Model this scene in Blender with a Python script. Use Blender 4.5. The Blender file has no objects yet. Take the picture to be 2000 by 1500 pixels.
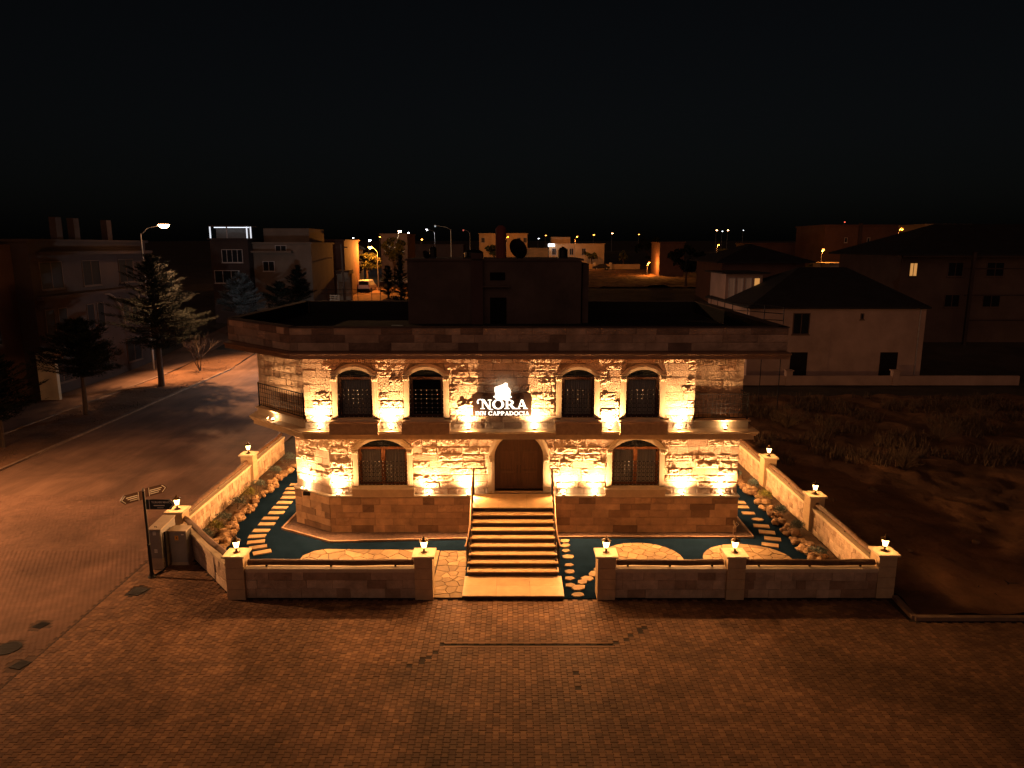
import bpy, math, random
from mathutils import Vector, noise, Matrix
from mathutils.geometry import tessellate_polygon
R = random.Random(7)
sc = bpy.context.scene
col = sc.collection
rad = math.radians

# ------------------------------------------------------------------ camera
CH, PITCH, FPX = 10.8, rad(11.0), 1387.0
cam = bpy.data.cameras.new('camera'); co = bpy.data.objects.new('camera', cam); col.objects.link(co)
cam.sensor_width = 36.0; cam.lens = FPX / 2000 * 36.0; cam.clip_end = 3000; cam.clip_start = 0.1
co.location = (0, 0, CH); co.rotation_euler = (rad(90) - PITCH, 0, 0)
sc.camera = co

# ------------------------------------------------------------------ night sky, dim town glow, exposure
w = bpy.data.worlds.new("World"); sc.world = w; w.use_nodes = True
nt = w.node_tree; nt.nodes.clear()
wo = nt.nodes.new('ShaderNodeOutputWorld'); bg = nt.nodes.new('ShaderNodeBackground')
sky = nt.nodes.new('ShaderNodeTexSky'); sky.sky_type = 'NISHITA'; sky.sun_disc = False
SUN_EL, SUN_AZ = rad(24), rad(190)
sky.sun_elevation = SUN_EL; sky.sun_rotation = SUN_AZ; sky.air_density = 1.0; sky.dust_density = 3.0
hs = nt.nodes.new('ShaderNodeHueSaturation'); hs.inputs['Saturation'].default_value = 0.6
nt.links.new(sky.outputs[0], hs.inputs['Color']); nt.links.new(hs.outputs[0], bg.inputs['Color'])
nt.links.new(bg.outputs[0], wo.inputs['Surface']); bg.inputs['Strength'].default_value = 0.0007
sl = bpy.data.lights.new('town_glow', 'SUN'); so = bpy.data.objects.new('town_glow', sl); col.objects.link(so)
sl.energy = 0.235; sl.angle = rad(70); sl.color = (1.0, 0.50, 0.34)
dv = Vector((math.sin(SUN_AZ) * math.cos(SUN_EL), math.cos(SUN_AZ) * math.cos(SUN_EL), math.sin(SUN_EL)))
so.rotation_euler = dv.to_track_quat('Z', 'Y').to_euler()
vs = sc.view_settings; vs.view_transform = 'Standard'; vs.look = 'None'; vs.exposure = 0.0; vs.gamma = 1.0; vs.use_curve_mapping = False
sc.render.engine = 'CYCLES'
sc.cycles.max_bounces = 4; sc.cycles.diffuse_bounces = 2; sc.cycles.glossy_bounces = 2; sc.cycles.transparent_max_bounces = 6
sc.cycles.transmission_bounces = 2; sc.cycles.use_light_tree = True; sc.cycles.sample_clamp_indirect = 3.0
sc.cycles.use_denoising = True; sc.cycles.caustics_reflective = False; sc.cycles.caustics_refractive = False

# ------------------------------------------------------------------ helpers
def at(u, v, Y):
    """the point at depth Y on the sight line of photograph pixel (u, v)"""
    a = 750 - v; s, c = math.sin(PITCH), math.cos(PITCH)
    d = (u - 1000, a * s + FPX * c, a * c - FPX * s); t = Y / d[1]
    return d[0] * t, CH + d[2] * t
def X(u, Y, z):
    s, c = math.sin(PITCH), math.cos(PITCH)
    return (u - 1000) / FPX * (Y * c + (CH - z) * s)
def gz(y):
    if y < 62: return 0.0
    if y < 113: return 0.078 * (y - 62)
    return 3.98 + (y - 113) * 0.012

W = {}
def reg(o, p): W[o.name] = Vector(p)
def tag(o, label=None, cat=None, group=None, kind=None):
    if label: o['label'] = label
    if cat: o['category'] = cat
    if group: o['group'] = group
    if kind: o['kind'] = kind
    return o
def thing(name, loc, label, cat, group=None, rz=0):
    o = bpy.data.objects.new(name, None); col.objects.link(o); o.location = loc; o.rotation_euler = (0, 0, rz)
    o.empty_display_size = 0.3; reg(o, loc); return tag(o, label, cat, group)
def copy_tree(o, parent=None):
    c = o.copy(); col.objects.link(c); c.parent = parent; W[c.name] = W.get(o.name, Vector()).copy()
    for ch in list(o.children): copy_tree(ch, c)
    return c

class MB:
    def __init__(s): s.v = []; s.f = []; s.t = []
    def add(s, vs, fs, t=0.5):
        n = len(s.v); s.v += [tuple(q) for q in vs]; s.f += [tuple(i + n for i in f) for f in fs]; s.t += [t] * len(vs); return s
    def box(s, x0, x1, y0, y1, z0, z1, t=0.5):
        return s.add([(x0,y0,z0),(x1,y0,z0),(x1,y1,z0),(x0,y1,z0),(x0,y0,z1),(x1,y0,z1),(x1,y1,z1),(x0,y1,z1)],
            [(0,3,2,1),(4,5,6,7),(0,1,5,4),(1,2,6,5),(2,3,7,6),(3,0,4,7)], t)
    def bar(s, a, b, wd, ht, t=0.5):
        """a box of section wd x ht along a-b"""
        a, b = Vector(a), Vector(b); d = (b - a).normalized()
        up = Vector((0,0,1)) if abs(d.z) < 0.95 else Vector((0,1,0))
        q = d.cross(up).normalized() * wd / 2; r = q.cross(d).normalized() * ht / 2
        return s.add([a-q-r, a+q-r, a+q+r, a-q+r, b-q-r, b+q-r, b+q+r, b-q+r],
            [(3,2,1,0),(4,5,6,7),(0,1,5,4),(1,2,6,5),(2,3,7,6),(3,0,4,7)], t)
    def tube(s, pts, rr, n=8, t=0.5, cap=True):
        pts = [Vector(p) for p in pts]; k = len(pts)
        rs = rr if isinstance(rr, (list, tuple)) else [rr] * k
        n0 = len(s.v)
        for i, p in enumerate(pts):
            d = (pts[min(i+1,k-1)] - pts[max(i-1,0)]).normalized()
            up = Vector((0,0,1)) if abs(d.z) < 0.9 else Vector((1,0,0))
            a = d.cross(up).normalized(); b = d.cross(a)
            for j in range(n):
                th = 2*math.pi*j/n; s.v.append(tuple(p + (a*math.cos(th) + b*math.sin(th)) * rs[i])); s.t.append(t)
        for i in range(k-1):
            for j in range(n):
                s.f.append((n0+i*n+j, n0+i*n+(j+1)%n, n0+(i+1)*n+(j+1)%n, n0+(i+1)*n+j))
        if cap:
            s.f.append(tuple(n0+j for j in range(n))[::-1]); s.f.append(tuple(n0+(k-1)*n+j for j in range(n)))
        return s
    def lathe(s, prof, c=(0,0,0), n=12, t=0.5, ph=0):
        n0 = len(s.v)
        for r, z in prof:
            for j in range(n):
                th = 2*math.pi*j/n + ph; s.v.append((c[0]+r*math.cos(th), c[1]+r*math.sin(th), c[2]+z)); s.t.append(t)
        k = len(prof)
        for i in range(k-1):
            for j in range(n):
                s.f.append((n0+i*n+j, n0+i*n+(j+1)%n, n0+(i+1)*n+(j+1)%n, n0+(i+1)*n+j))
        s.f.append(tuple(n0+j for j in range(n))[::-1]); s.f.append(tuple(n0+(k-1)*n+j for j in range(n)))
        return s
    def prism(s, poly, z0, z1, t=0.5):
        """horizontal polygon (ccw) from z0 to z1"""
        n = len(poly); vs = [(p[0],p[1],z0) for p in poly] + [(p[0],p[1],z1) for p in poly]
        fs = [tuple(range(n))[::-1], tuple(range(n,2*n))] + [(i,(i+1)%n,n+(i+1)%n,n+i) for i in range(n)]
        return s.add(vs, fs, t)
    def plate(s, outer, holes, F, d0, d1, t=0.5):
        """2-D outline with holes, placed by F(x, z, depth), from depth d0 to d1"""
        loops = [[Vector((p[0], p[1], 0)) for p in L] for L in [outer] + holes]
        tri = tessellate_polygon(loops); flat = [p for L in loops for p in L]; n = len(flat)
        vs = [F(p.x, p.y, d0) for p in flat] + [F(p.x, p.y, d1) for p in flat]
        fs = [tuple(q) for q in tri] + [tuple(i+n for i in q)[::-1] for q in tri]
        k = 0
        for L in loops:
            m = len(L)
            for i in range(m):
                a, b = k+i, k+(i+1)%m; fs.append((a, b, b+n, a+n))
            k += m
        return s.add(vs, fs, t)
    def build(s, name, mat, parent=None, smooth=False, kind=None, label=None, cat=None, group=None, base=None):
        if not s.v: return None
        if base is None:
            xs = [p[0] for p in s.v]; ys = [p[1] for p in s.v]; zs = [p[2] for p in s.v]
            base = Vector(((min(xs)+max(xs))/2, (min(ys)+max(ys))/2, min(zs)))
        base = Vector(base)
        me = bpy.data.meshes.new(name)
        me.from_pydata([(p[0]-base.x, p[1]-base.y, p[2]-base.z) for p in s.v], [], s.f)
        at_ = me.attributes.new('tint', 'FLOAT', 'POINT'); at_.data.foreach_set('value', s.t)
        if smooth: me.polygons.foreach_set('use_smooth', [True]*len(me.polygons))
        if mat: me.materials.append(mat)
        o = bpy.data.objects.new(name, me); col.objects.link(o)
        po = W[parent.name] if parent else Vector()
        o.location = base - po; o.parent = parent; reg(o, base)
        return tag(o, label, cat, group, kind)

def L(nt, a, b): nt.links.new(a, b)
def mat(name, c1, c2=None, rough=0.8, nscale=3.0, namt=0.3, bump=0.0, bscale=20.0, bdist=0.02, metal=0.0, emit=None, es=1.0, rnd=False, spec=0.3, stretch=None, big=0.0):
    """procedural: colour between c1 and c2 by the piece's tint, mottled with noise"""
    m = bpy.data.materials.new(name); m.use_nodes = True; t = m.node_tree; b = t.nodes['Principled BSDF']
    b.inputs['Roughness'].default_value = rough; b.inputs['Metallic'].default_value = metal; b.inputs['Specular IOR Level'].default_value = spec
    c2 = c2 or c1
    mx = t.nodes.new('ShaderNodeMix'); mx.data_type = 'RGBA'
    mx.inputs[6].default_value = (*c1, 1); mx.inputs[7].default_value = (*c2, 1)
    if rnd:
        oi = t.nodes.new('ShaderNodeObjectInfo'); L(t, oi.outputs['Random'], mx.inputs[0])
    else:
        an = t.nodes.new('ShaderNodeAttribute'); an.attribute_name = 'tint'; L(t, an.outputs['Fac'], mx.inputs[0])
    tc = t.nodes.new('ShaderNodeTexCoord'); geo = t.nodes.new('ShaderNodeNewGeometry')
    src = geo.outputs['Position']
    if stretch:
        mp = t.nodes.new('ShaderNodeMapping'); mp.inputs['Scale'].default_value = stretch; L(t, src, mp.inputs[0]); src = mp.outputs[0]
    n1 = t.nodes.new('ShaderNodeTexNoise'); n1.inputs['Scale'].default_value = nscale; n1.inputs['Detail'].default_value = 6; n1.inputs['Roughness'].default_value = 0.65
    L(t, src, n1.inputs['Vector'])
    mr = t.nodes.new('ShaderNodeMapRange'); mr.inputs[1].default_value = 0.3; mr.inputs[2].default_value = 0.7
    mr.inputs[3].default_value = 1 - namt; mr.inputs[4].default_value = 1 + namt; L(t, n1.outputs['Fac'], mr.inputs[0])
    vm = t.nodes.new('ShaderNodeVectorMath'); vm.operation = 'SCALE'; L(t, mx.outputs[2], vm.inputs[0]); L(t, mr.outputs[0], vm.inputs['Scale'])
    if big:
        nb = t.nodes.new('ShaderNodeTexNoise'); nb.inputs['Scale'].default_value = 0.22; nb.inputs['Detail'].default_value = 5; nb.inputs['Distortion'].default_value = 1.2
        L(t, geo.outputs['Position'], nb.inputs['Vector']); m2 = t.nodes.new('ShaderNodeMapRange'); m2.inputs[1].default_value = 0.35; m2.inputs[2].default_value = 0.62
        m2.inputs[3].default_value = 1-big; m2.inputs[4].default_value = 1+big*.6; L(t, nb.outputs['Fac'], m2.inputs[0])
        v2 = t.nodes.new('ShaderNodeVectorMath'); v2.operation = 'SCALE'; L(t, vm.outputs[0], v2.inputs[0]); L(t, m2.outputs[0], v2.inputs['Scale']); vm = v2
    L(t, vm.outputs[0], b.inputs['Base Color'])
    if bump > 0:
        n2 = t.nodes.new('ShaderNodeTexNoise'); n2.inputs['Scale'].default_value = bscale; n2.inputs['Detail'].default_value = 8; n2.inputs['Roughness'].default_value = 0.7
        L(t, src, n2.inputs['Vector'])
        bp = t.nodes.new('ShaderNodeBump'); bp.inputs['Strength'].default_value = bump; bp.inputs['Distance'].default_value = bdist
        L(t, n2.outputs['Fac'], bp.inputs['Height']); L(t, bp.outputs[0], b.inputs['Normal'])
    if emit:
        b.inputs['Emission Color'].default_value = (*emit, 1); b.inputs['Emission Strength'].default_value = es
    return m

M = {}
M['tuff'] = mat('tuff_stone', (0.32,0.20,0.125), (0.60,0.44,0.30), 0.9, 2.6, 0.26, 0.9, 17, 0.06)
M['mortar'] = mat('mortar_backing', (0.20,0.14,0.085), None, 0.95, 6, 0.3, 0.6, 30)
M['plinth'] = mat('plinth_stone', (0.17,0.10,0.06), (0.56,0.35,0.19), 0.9, 2.2, 0.3, 0.6, 18, 0.03)
M['parapet'] = mat('parapet_stone', (0.17,0.105,0.075), (0.50,0.33,0.22), 0.9, 1.6, 0.35, 0.6, 14, 0.03)
M['cut'] = mat('cut_stone', (0.46,0.32,0.18), None, 0.75, 4, 0.14, 0.25, 60, 0.008)
M['cutpale'] = mat('pale_cut_stone', (0.56,0.44,0.29), None, 0.7, 5, 0.12, 0.2, 60, 0.008)
M['panel'] = mat('hammered_panel', (0.36,0.23,0.13), None, 0.9, 8, 0.2, 1.0, 55, 0.02)
M['gravelroof'] = mat('roof_membrane', (0.012,0.013,0.014), None, 0.9, 1.2, 0.3, 0.3, 10)
M['darkconc'] = mat('dark_render', (0.085,0.06,0.05), None, 0.95, 0.7, 0.3, 0.3, 12)
M['wood'] = mat('dark_door_wood', (0.045,0.022,0.012), (0.07,0.034,0.018), 0.5, 3, 0.35, 0.3, 14, 0.01, stretch=(6,6,0.6))
M['wood2'] = mat('brown_frame_wood', (0.20,0.075,0.025), None, 0.55, 4, 0.25, 0.2, 30, 0.01)
M['wood3'] = mat('dark_frame_wood', (0.07,0.032,0.018), None, 0.55, 4, 0.25, 0.2, 30, 0.01)
M['log'] = mat('varnished_log', (0.085,0.04,0.018), (0.12,0.06,0.028), 0.6, 5, 0.45, 0.5, 20, 0.02, stretch=(1,1,1))
M['iron'] = mat('black_iron', (0.018,0.016,0.016), None, 0.45, 10, 0.2, metal=0.6)
M['stud'] = mat('glint_pale_stud', (0.5,0.46,0.42), None, 0.3, 10, 0.05)  # pale colour stands in for the glint on the studs
M['curtain'] = mat('net_curtain', (0.8,0.68,0.55), None, 0.95, 2, 0.2, 0.3, 20, stretch=(12,12,0.3))
M['dark'] = mat('dark_interior', (0.012,0.011,0.011), None, 0.95, 2, 0.2)
M['glass'] = mat('dark_window_pane', (0.012,0.014,0.016), None, 0.4, 2, 0.1, spec=0.12)
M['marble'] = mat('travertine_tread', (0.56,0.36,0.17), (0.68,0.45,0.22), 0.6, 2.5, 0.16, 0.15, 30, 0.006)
M['riser'] = mat('shaded_brown_riser', (0.05,0.028,0.02), None, 0.7, 6, 0.35, 0.3, 30, 0.01)  # brown stone darkened further: the risers' shade is put into the colour
M['bronze'] = mat('bronze_trim', (0.34,0.19,0.11), None, 0.35, 3, 0.15, metal=0.5)
M['lanternmetal'] = mat('lantern_metal', (0.10,0.055,0.02), None, 0.4, 10, 0.2, metal=0.7)
M['lampglow'] = mat('lantern_glass', (0.9,0.6,0.3))
_t = M['lampglow'].node_tree; _t.nodes.clear(); _o = _t.nodes.new('ShaderNodeOutputMaterial'); _x = _t.nodes.new('ShaderNodeMixShader'); _x.inputs[0].default_value = 0.55
_e = _t.nodes.new('ShaderNodeEmission'); _e.inputs[0].default_value = (1.0,0.56,0.20,1); _e.inputs[1].default_value = 16; _p = _t.nodes.new('ShaderNodeBsdfTransparent')
_t.links.new(_p.outputs[0], _x.inputs[1]); _t.links.new(_e.outputs[0], _x.inputs[2]); _t.links.new(_x.outputs[0], _o.inputs['Surface'])
M['ledglow'] = mat('uplight_lens', (0.9,0.8,0.6), emit=(1.0,0.74,0.42), es=45)
M['signglow'] = mat('sign_face', (0.9,0.85,0.75), emit=(1.0,0.84,0.66), es=2.4)
M['board'] = mat('sign_board', (0.055,0.028,0.016), None, 0.4, 3, 0.15)
def paver_mat(name, c1, c2, rnd):
    return mat(name, c1, c2, 0.82, 1.1, 0.28, 0.5, 40, 0.006, rnd=rnd, spec=0.25, big=0.35)
M['paver'] = paver_mat('paver_joined', (0.13,0.068,0.039), (0.225,0.12,0.062), False)
M['paver1'] = paver_mat('paver_single', (0.13,0.068,0.039), (0.225,0.12,0.062), True)
M['joint'] = mat('paver_joint', (0.03,0.02,0.015), None, 0.95, 5, 0.3, 0.4, 30)
M['streetpaver'] = mat('street_paver', (0.125,0.068,0.042), (0.185,0.10,0.064), 0.9, 0.35, 0.25, 0.5, 25, 0.01, big=0.3)
M['street'] = mat('dusty_street', (0.16,0.088,0.054), None, 0.92, 0.3, 0.28, 0.8, 2.2, 0.03, stretch=(3.2,0.5,1), big=0.35)
M['dirt'] = mat('bare_earth', (0.165,0.08,0.038), None, 0.97, 0.35, 0.35, 1.0, 1.6, 0.15, big=0.35)
M['dirtdark'] = mat('weedy_earth', (0.055,0.042,0.028), None, 0.97, 0.25, 0.5, 1.0, 2.5, 0.12)
M['kerb'] = mat('kerb_concrete', (0.18,0.115,0.075), (0.24,0.155,0.10), 0.9, 3, 0.25, 0.4, 25)
M['turf'] = mat('teal_turf', (0.004,0.0095,0.020), (0.005,0.012,0.024), 0.95, 1.6, 0.3, 0.8, 90, 0.02, spec=0.0)
M['flag'] = mat('flagstone', (0.15,0.095,0.045), (0.31,0.205,0.10), 0.85, 3, 0.25, 0.5, 25, 0.012)
M['gravel'] = mat('dark_gravel', (0.07,0.04,0.03), None, 0.95, 9, 0.5, 1.0, 45, 0.03)
M['rock'] = mat('garden_rock', (0.12,0.065,0.035), (0.30,0.19,0.10), 0.9, 6, 0.3, 0.6, 22, 0.03)
M['soil'] = mat('planting_soil', (0.07,0.04,0.022), None, 0.95, 5, 0.4, 1.0, 18, 0.05)
M['bark'] = mat('bark', (0.075,0.05,0.035), None, 0.95, 8, 0.3, 0.8, 20, 0.03, stretch=(3,3,0.5))
M['needle'] = mat('conifer_needles', (0.010,0.016,0.014), (0.024,0.028,0.019), 0.9, 0.6, 0.3, spec=0.05)
M['spruce'] = mat('blue_spruce_needles', (0.06,0.08,0.085), (0.19,0.22,0.22), 0.7, 0.6, 0.3)
M['leaf'] = mat('broad_leaves', (0.05,0.06,0.02), (0.13,0.12,0.035), 0.7, 0.8, 0.3)
M['dry'] = mat('dry_weeds', (0.06,0.04,0.025), (0.13,0.08,0.045), 0.9, 1, 0.3)
M['shrubg'] = mat('grey_green_shrub', (0.05,0.075,0.075), (0.13,0.17,0.16), 0.8, 4, 0.3)
M['shruby'] = mat('yellow_green_shrub', (0.10,0.11,0.02), (0.24,0.22,0.05), 0.8, 4, 0.3)
M['galv'] = mat('galvanised_pole', (0.34,0.32,0.30), None, 0.5, 6, 0.15, metal=0.4)
M['cab'] = mat('grey_cabinet_paint', (0.22,0.20,0.19), None, 0.5, 3, 0.1, 0.08, 30)
M['cabbase'] = mat('cream_cabinet_base', (0.36,0.28,0.2), None, 0.7, 4, 0.15, 0.2, 30)
M['yellow'] = mat('warning_sticker', (0.65,0.30,0.02), None, 0.5, 4, 0.05)
M['white'] = mat('white_print', (0.75,0.72,0.66), None, 0.6, 4, 0.05)
M['signblue'] = mat('dark_sign_enamel', (0.025,0.035,0.04), None, 0.4, 3, 0.1)
M['signbrown'] = mat('brown_sign_enamel', (0.07,0.028,0.016), None, 0.4, 3, 0.1)
M['blackprint'] = mat('black_print', (0.006,0.006,0.006), spec=0.05)

# ------------------------------------------------------------------ ground, road, earth
g = MB(); xs = [-700,-300,-150,-80,-50,-25.2,-12.0,0,12,30,60,100,180,350,700]; ys = [-20,0,12,20,40,62,75,90,113,140,180,260,400,700,1600]
gv = [(x, y, gz(y) - 0.05) for y in ys for x in xs]; n = len(xs)
g.add(gv, [(j*n+i, j*n+i+1, (j+1)*n+i+1, (j+1)*n+i) for j in range(len(ys)-1) for i in range(n-1)])
g.build('ground', M['dirtdark'], kind='structure')
def sheet(name, x0, x1, y0, y1, z, m, nx=1, ny=1, amp=0, kind='structure', f=None):
    b = MB(); vs = []
    for j in range(ny+1):
        for i in range(nx+1):
            x = x0+(x1-x0)*i/nx; y = y0+(y1-y0)*j/ny
            e = amp*noise.fractal(Vector((x*0.35, y*0.35, 3.1)), 0.8, 2.1, 4) if amp else 0
            vs.append((x, y, z + gz(y) + (abs(e) if amp else 0)))
    b.add(vs, [(j*(nx+1)+i, j*(nx+1)+i+1, (j+1)*(nx+1)+i+1, (j+1)*(nx+1)+i) for j in range(ny) for i in range(nx)])
    return b.build(name, m, kind=kind, smooth=amp > 0)
sheet('road', -25.0, -12.75, 24.0, 62.0, -0.004, M['street'], 10, 20)
sheet('road_far', -25.0, -12.75, 62.0, 160, -0.004, M['street'], 2, 12)
sheet('verge', -29.6, -25.1, 8, 70, 0.02, M['dirt'], 20, 120, 0.10)
sheet('side_pavement', -33.4, -29.7, 8, 110, 0.03, M['street'], 2, 20)
sheet('vacant_lot', 12.05, 40, 19.35, 51, -0.02, M['dirt'], 120, 130, 0.32)
sheet('paving_bed', -25.0, 40, 6, 24.0, -0.016, M['joint'])

# ------------------------------------------------------------------ interlocking pavers
def paver_outline(a, b, q):
    """double-T outline: half width a, half length b, notch q"""
    h = b*0.42; g_ = 0.006
    return [(-a,-b),(a,-b),(a,-h-0.012),(a-q,-h+0.018),(a-q,h-0.018),(a,h+0.012),(a,b),(-a,b),(-a,h+0.012),(-a+q,h-0.018),(-a+q,-h+0.018),(-a,-h-0.012)]
PA, PB, PQ = 0.088, 0.079, 0.021
ol = paver_outline(PA-0.0065, PB-0.006, PQ)
def pav_mesh(b, cx, cy, rot, z, t):
    n0 = len(b.v); n = 12
    c, s_ = (1, 0) if not rot else (0, 1)
    for k, zz in ((0, -0.02), (1, z)):
        sc_ = 1 if k == 0 else 0.97
        for p in ol:
            b.v.append((cx + (p[0]*c - p[1]*s_)*sc_, cy + (p[0]*s_ + p[1]*c)*sc_, zz)); b.t.append(t)
    b.f.append(tuple(range(n0+n, n0+2*n)))
    for i in range(n): b.f.append((n0+i, n0+(i+1)%n, n0+n+(i+1)%n, n0+n+i))
def slopex(y):  # how wide the view is at ground depth y
    return (y*math.cos(PITCH)+CH*math.sin(PITCH))/FPX*1000*1.02 + 0.4
SLOT = (-1.86, 2.78, 17.86)
def paver_field(x0, x1, y0, y1, rot, keep):
    """x0..x1, y0..y1; columns interlock along the short way"""
    out = []
    px, py = 2*PA - PQ, 2*PB
    if not rot:
        i = 0; x = x0 + PA
        while x < x1 - PA + 0.01:
            y = y0 + PB + (PB if i % 2 else 0)
            while y < y1 - PB + 0.001:
                if abs(x) < slopex(y) and keep(x, y): out.append((x, y))
                y += py
            x += px; i += 1
    else:
        i = 0; y = y0 + PA
        while y < y1 - PA + 0.01:
            x = x0 + PB + (PB if i % 2 else 0)
            while x < x1 - PB + 0.001:
                if abs(x) < slopex(y) and keep(x, y): out.append((x, y))
                x += py
            y += px; i += 1
    return out
HOLES = [(-2.26,17.27),(-2.45,17.1),(-2.65,16.93),(-2.0,17.5),(2.95,18.0),(3.15,18.18),(3.4,18.4),(3.6,18.6),(3.8,18.8),(1.6,16.6),(1.62,15.9)]
def keep_plaza(x, y):
    if x > 11.65 and y > 19.02: return False
    if SLOT[0]-0.06 < x < SLOT[1]+0.06 and abs(y-SLOT[2]) < 0.10: return False
    if math.hypot(x+11.94, y-20.94) < 0.36: return False
    if any(abs(x-a) < 0.08 and abs(y-b) < 0.085 for a, b in HOLES): return False
    return True
pl = paver_field(-12.7, 27, 12.2, 24.7, False, lambda x, y: keep_plaza(x, y) and (y < 20.36 or (x < -8.6 and (x+9.02)*(24.30-20.86) - (y-20.86)*(-12.05+9.02) < -0.2)))
pl.sort(key=lambda p: p[1] + abs(p[0])*0.05)
pave = MB().box(-12.7, 27, 12.0, 12.05, -0.015, -0.012).build('plaza_paving', M['joint'], kind='structure')
sh = MB(); pav_mesh(sh, 0, 0, False, 0.0, 0.5)
proto = None
for i, (x, y) in enumerate(pl[:290]):
    if proto is None:
        b = MB(); pav_mesh(b, 0, 0, False, 0.0, 0.5)
        proto = b.build('paver', M['paver1'], pave, base=(0, 0, 0)); o = proto
    else:
        o = proto.copy(); col.objects.link(o)
    o.location = Vector((x, y, R.uniform(-0.003, 0.003))) - W[pave.name]
rest = MB()
for x, y in pl[290:]:
    pav_mesh(rest, x, y, False, R.uniform(-0.004, 0.003), R.random()**1.3)
rest.build('interlocking_pavers', M['paver'], pave, kind='stuff')
mholes = [(-13.79,17.69,0.33),(-13.67,18.9,0.22),(-12.92,16.91,0.25)]
st = paver_field(-25.0, -12.72, 12.2, 30.0, True, lambda x, y: all(math.hypot(x-a, y-b) > r+0.1 for a, b, r in mholes))
b = MB()
for x, y in st:
    d = noise.noise(Vector((x*0.5, y*0.25, 0)))
    pav_mesh(b, x, y, True, R.uniform(-0.003, 0.004) - 0.002, 0.5 + 0.3*d + R.uniform(-.18, .18))
sp = b.build('street_paving', M['streetpaver'], kind='structure')
sheet('street_bed', -25.0, -12.72, 12.2, 30.0, -0.013, mat('dust_joint', (0.075,0.045,0.03), None, 0.95, 3, 0.3, 0.3, 30))

# slot drain and manhole covers
t = thing('slot_drain', (0.46, SLOT[2], 0), 'long narrow dark slot drain crossing the brick plaza in front of the stairs', 'drain')
MB().box(SLOT[0], SLOT[1], SLOT[2]-0.055, SLOT[2]+0.055, -0.035, -0.004).build('channel', M['blackprint'], t)
for s_ in (-1, 1): MB().box(SLOT[0]-.02, SLOT[1]+.02, SLOT[2]+s_*0.098-0.04, SLOT[2]+s_*0.098+0.04, -0.02, 0.006, 0.45).build('border_setts', M['paver'], t)
for s_ in (-1, 1): MB().box(SLOT[0], SLOT[1], SLOT[2]+s_*0.055-0.015, SLOT[2]+s_*0.055+0.004, -0.02, -0.004).build('edge_rail', M['iron'], t)
def manhole(x, y, r, label, sq=False):
    t = thing('manhole_cover', (x, y, 0), label, 'manhole cover', 'manhole covers in the paving')
    MB().lathe([(r, -0.02),(r, 0.006),(r*0.86, 0.006),(r*0.86, -0.004)], (x, y, 0), 4 if sq else 24, ph=0.5).build('ring', M['iron'], t)
    m = MB().lathe([(r*0.84, -0.02),(r*0.84, 0.002)], (x, y, 0), 4 if sq else 24, ph=0.5)
    for k in range(-3, 4):
        hw = math.sqrt(max(0.01, (r*0.78)**2 - (k*r*0.22)**2)) * (0.72 if sq else 1)
        m.box(x-hw, x+hw, y+k*r*0.22-0.012, y+k*r*0.22+0.012, 0.002, 0.008)
    m.build('lid', M['iron'], t)
manhole(-11.94, 20.94, 0.30, 'dark broken manhole cover in the paving in front of the signpost', True)
manhole(*mholes[0], 'large round manhole cover at the left edge of the photo')
manhole(*mholes[1], 'smallest manhole cover on the street, just above the large round one', True)
manhole(*mholes[2], 'manhole cover nearest the camera, below the large round one on the street', True)

# kerbs
def kerb(name, label, pts, h=0.10, wd=0.16, step=1.0):
    t = bpy.data.objects.new(name, None); col.objects.link(t); t.location = (*pts[0], 0); reg(t, (*pts[0], 0)); tag(t, label, None, None, 'structure')
    for (xa, ya), (xb, yb) in zip(pts, pts[1:]):
        d = math.hypot(xb-xa, yb-ya); k = max(1, round(d/step))
        for i in range(k):
            f0, f1 = i/k + 0.006/d, (i+1)/k - 0.006/d
            dz = R.uniform(-.008, .008)
            A = (xa+(xb-xa)*f0, ya+(yb-ya)*f0, h/2-0.03+dz); B_ = (xa+(xb-xa)*f1, ya+(yb-ya)*f1, h/2-0.03+dz)
            MB().bar(A, B_, wd, h+0.06, R.random()).build('kerb_stone', M['kerb'], t)
kerb('street_kerb', None, [(-25.05, 14), (-25.05, 74)])
kerb('verge_kerb', None, [(-29.6, 34), (-29.6, 60)])
kerb('lot_kerb', None, [(11.95, 20.5), (11.85, 19.22), (30, 19.22)])

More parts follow.
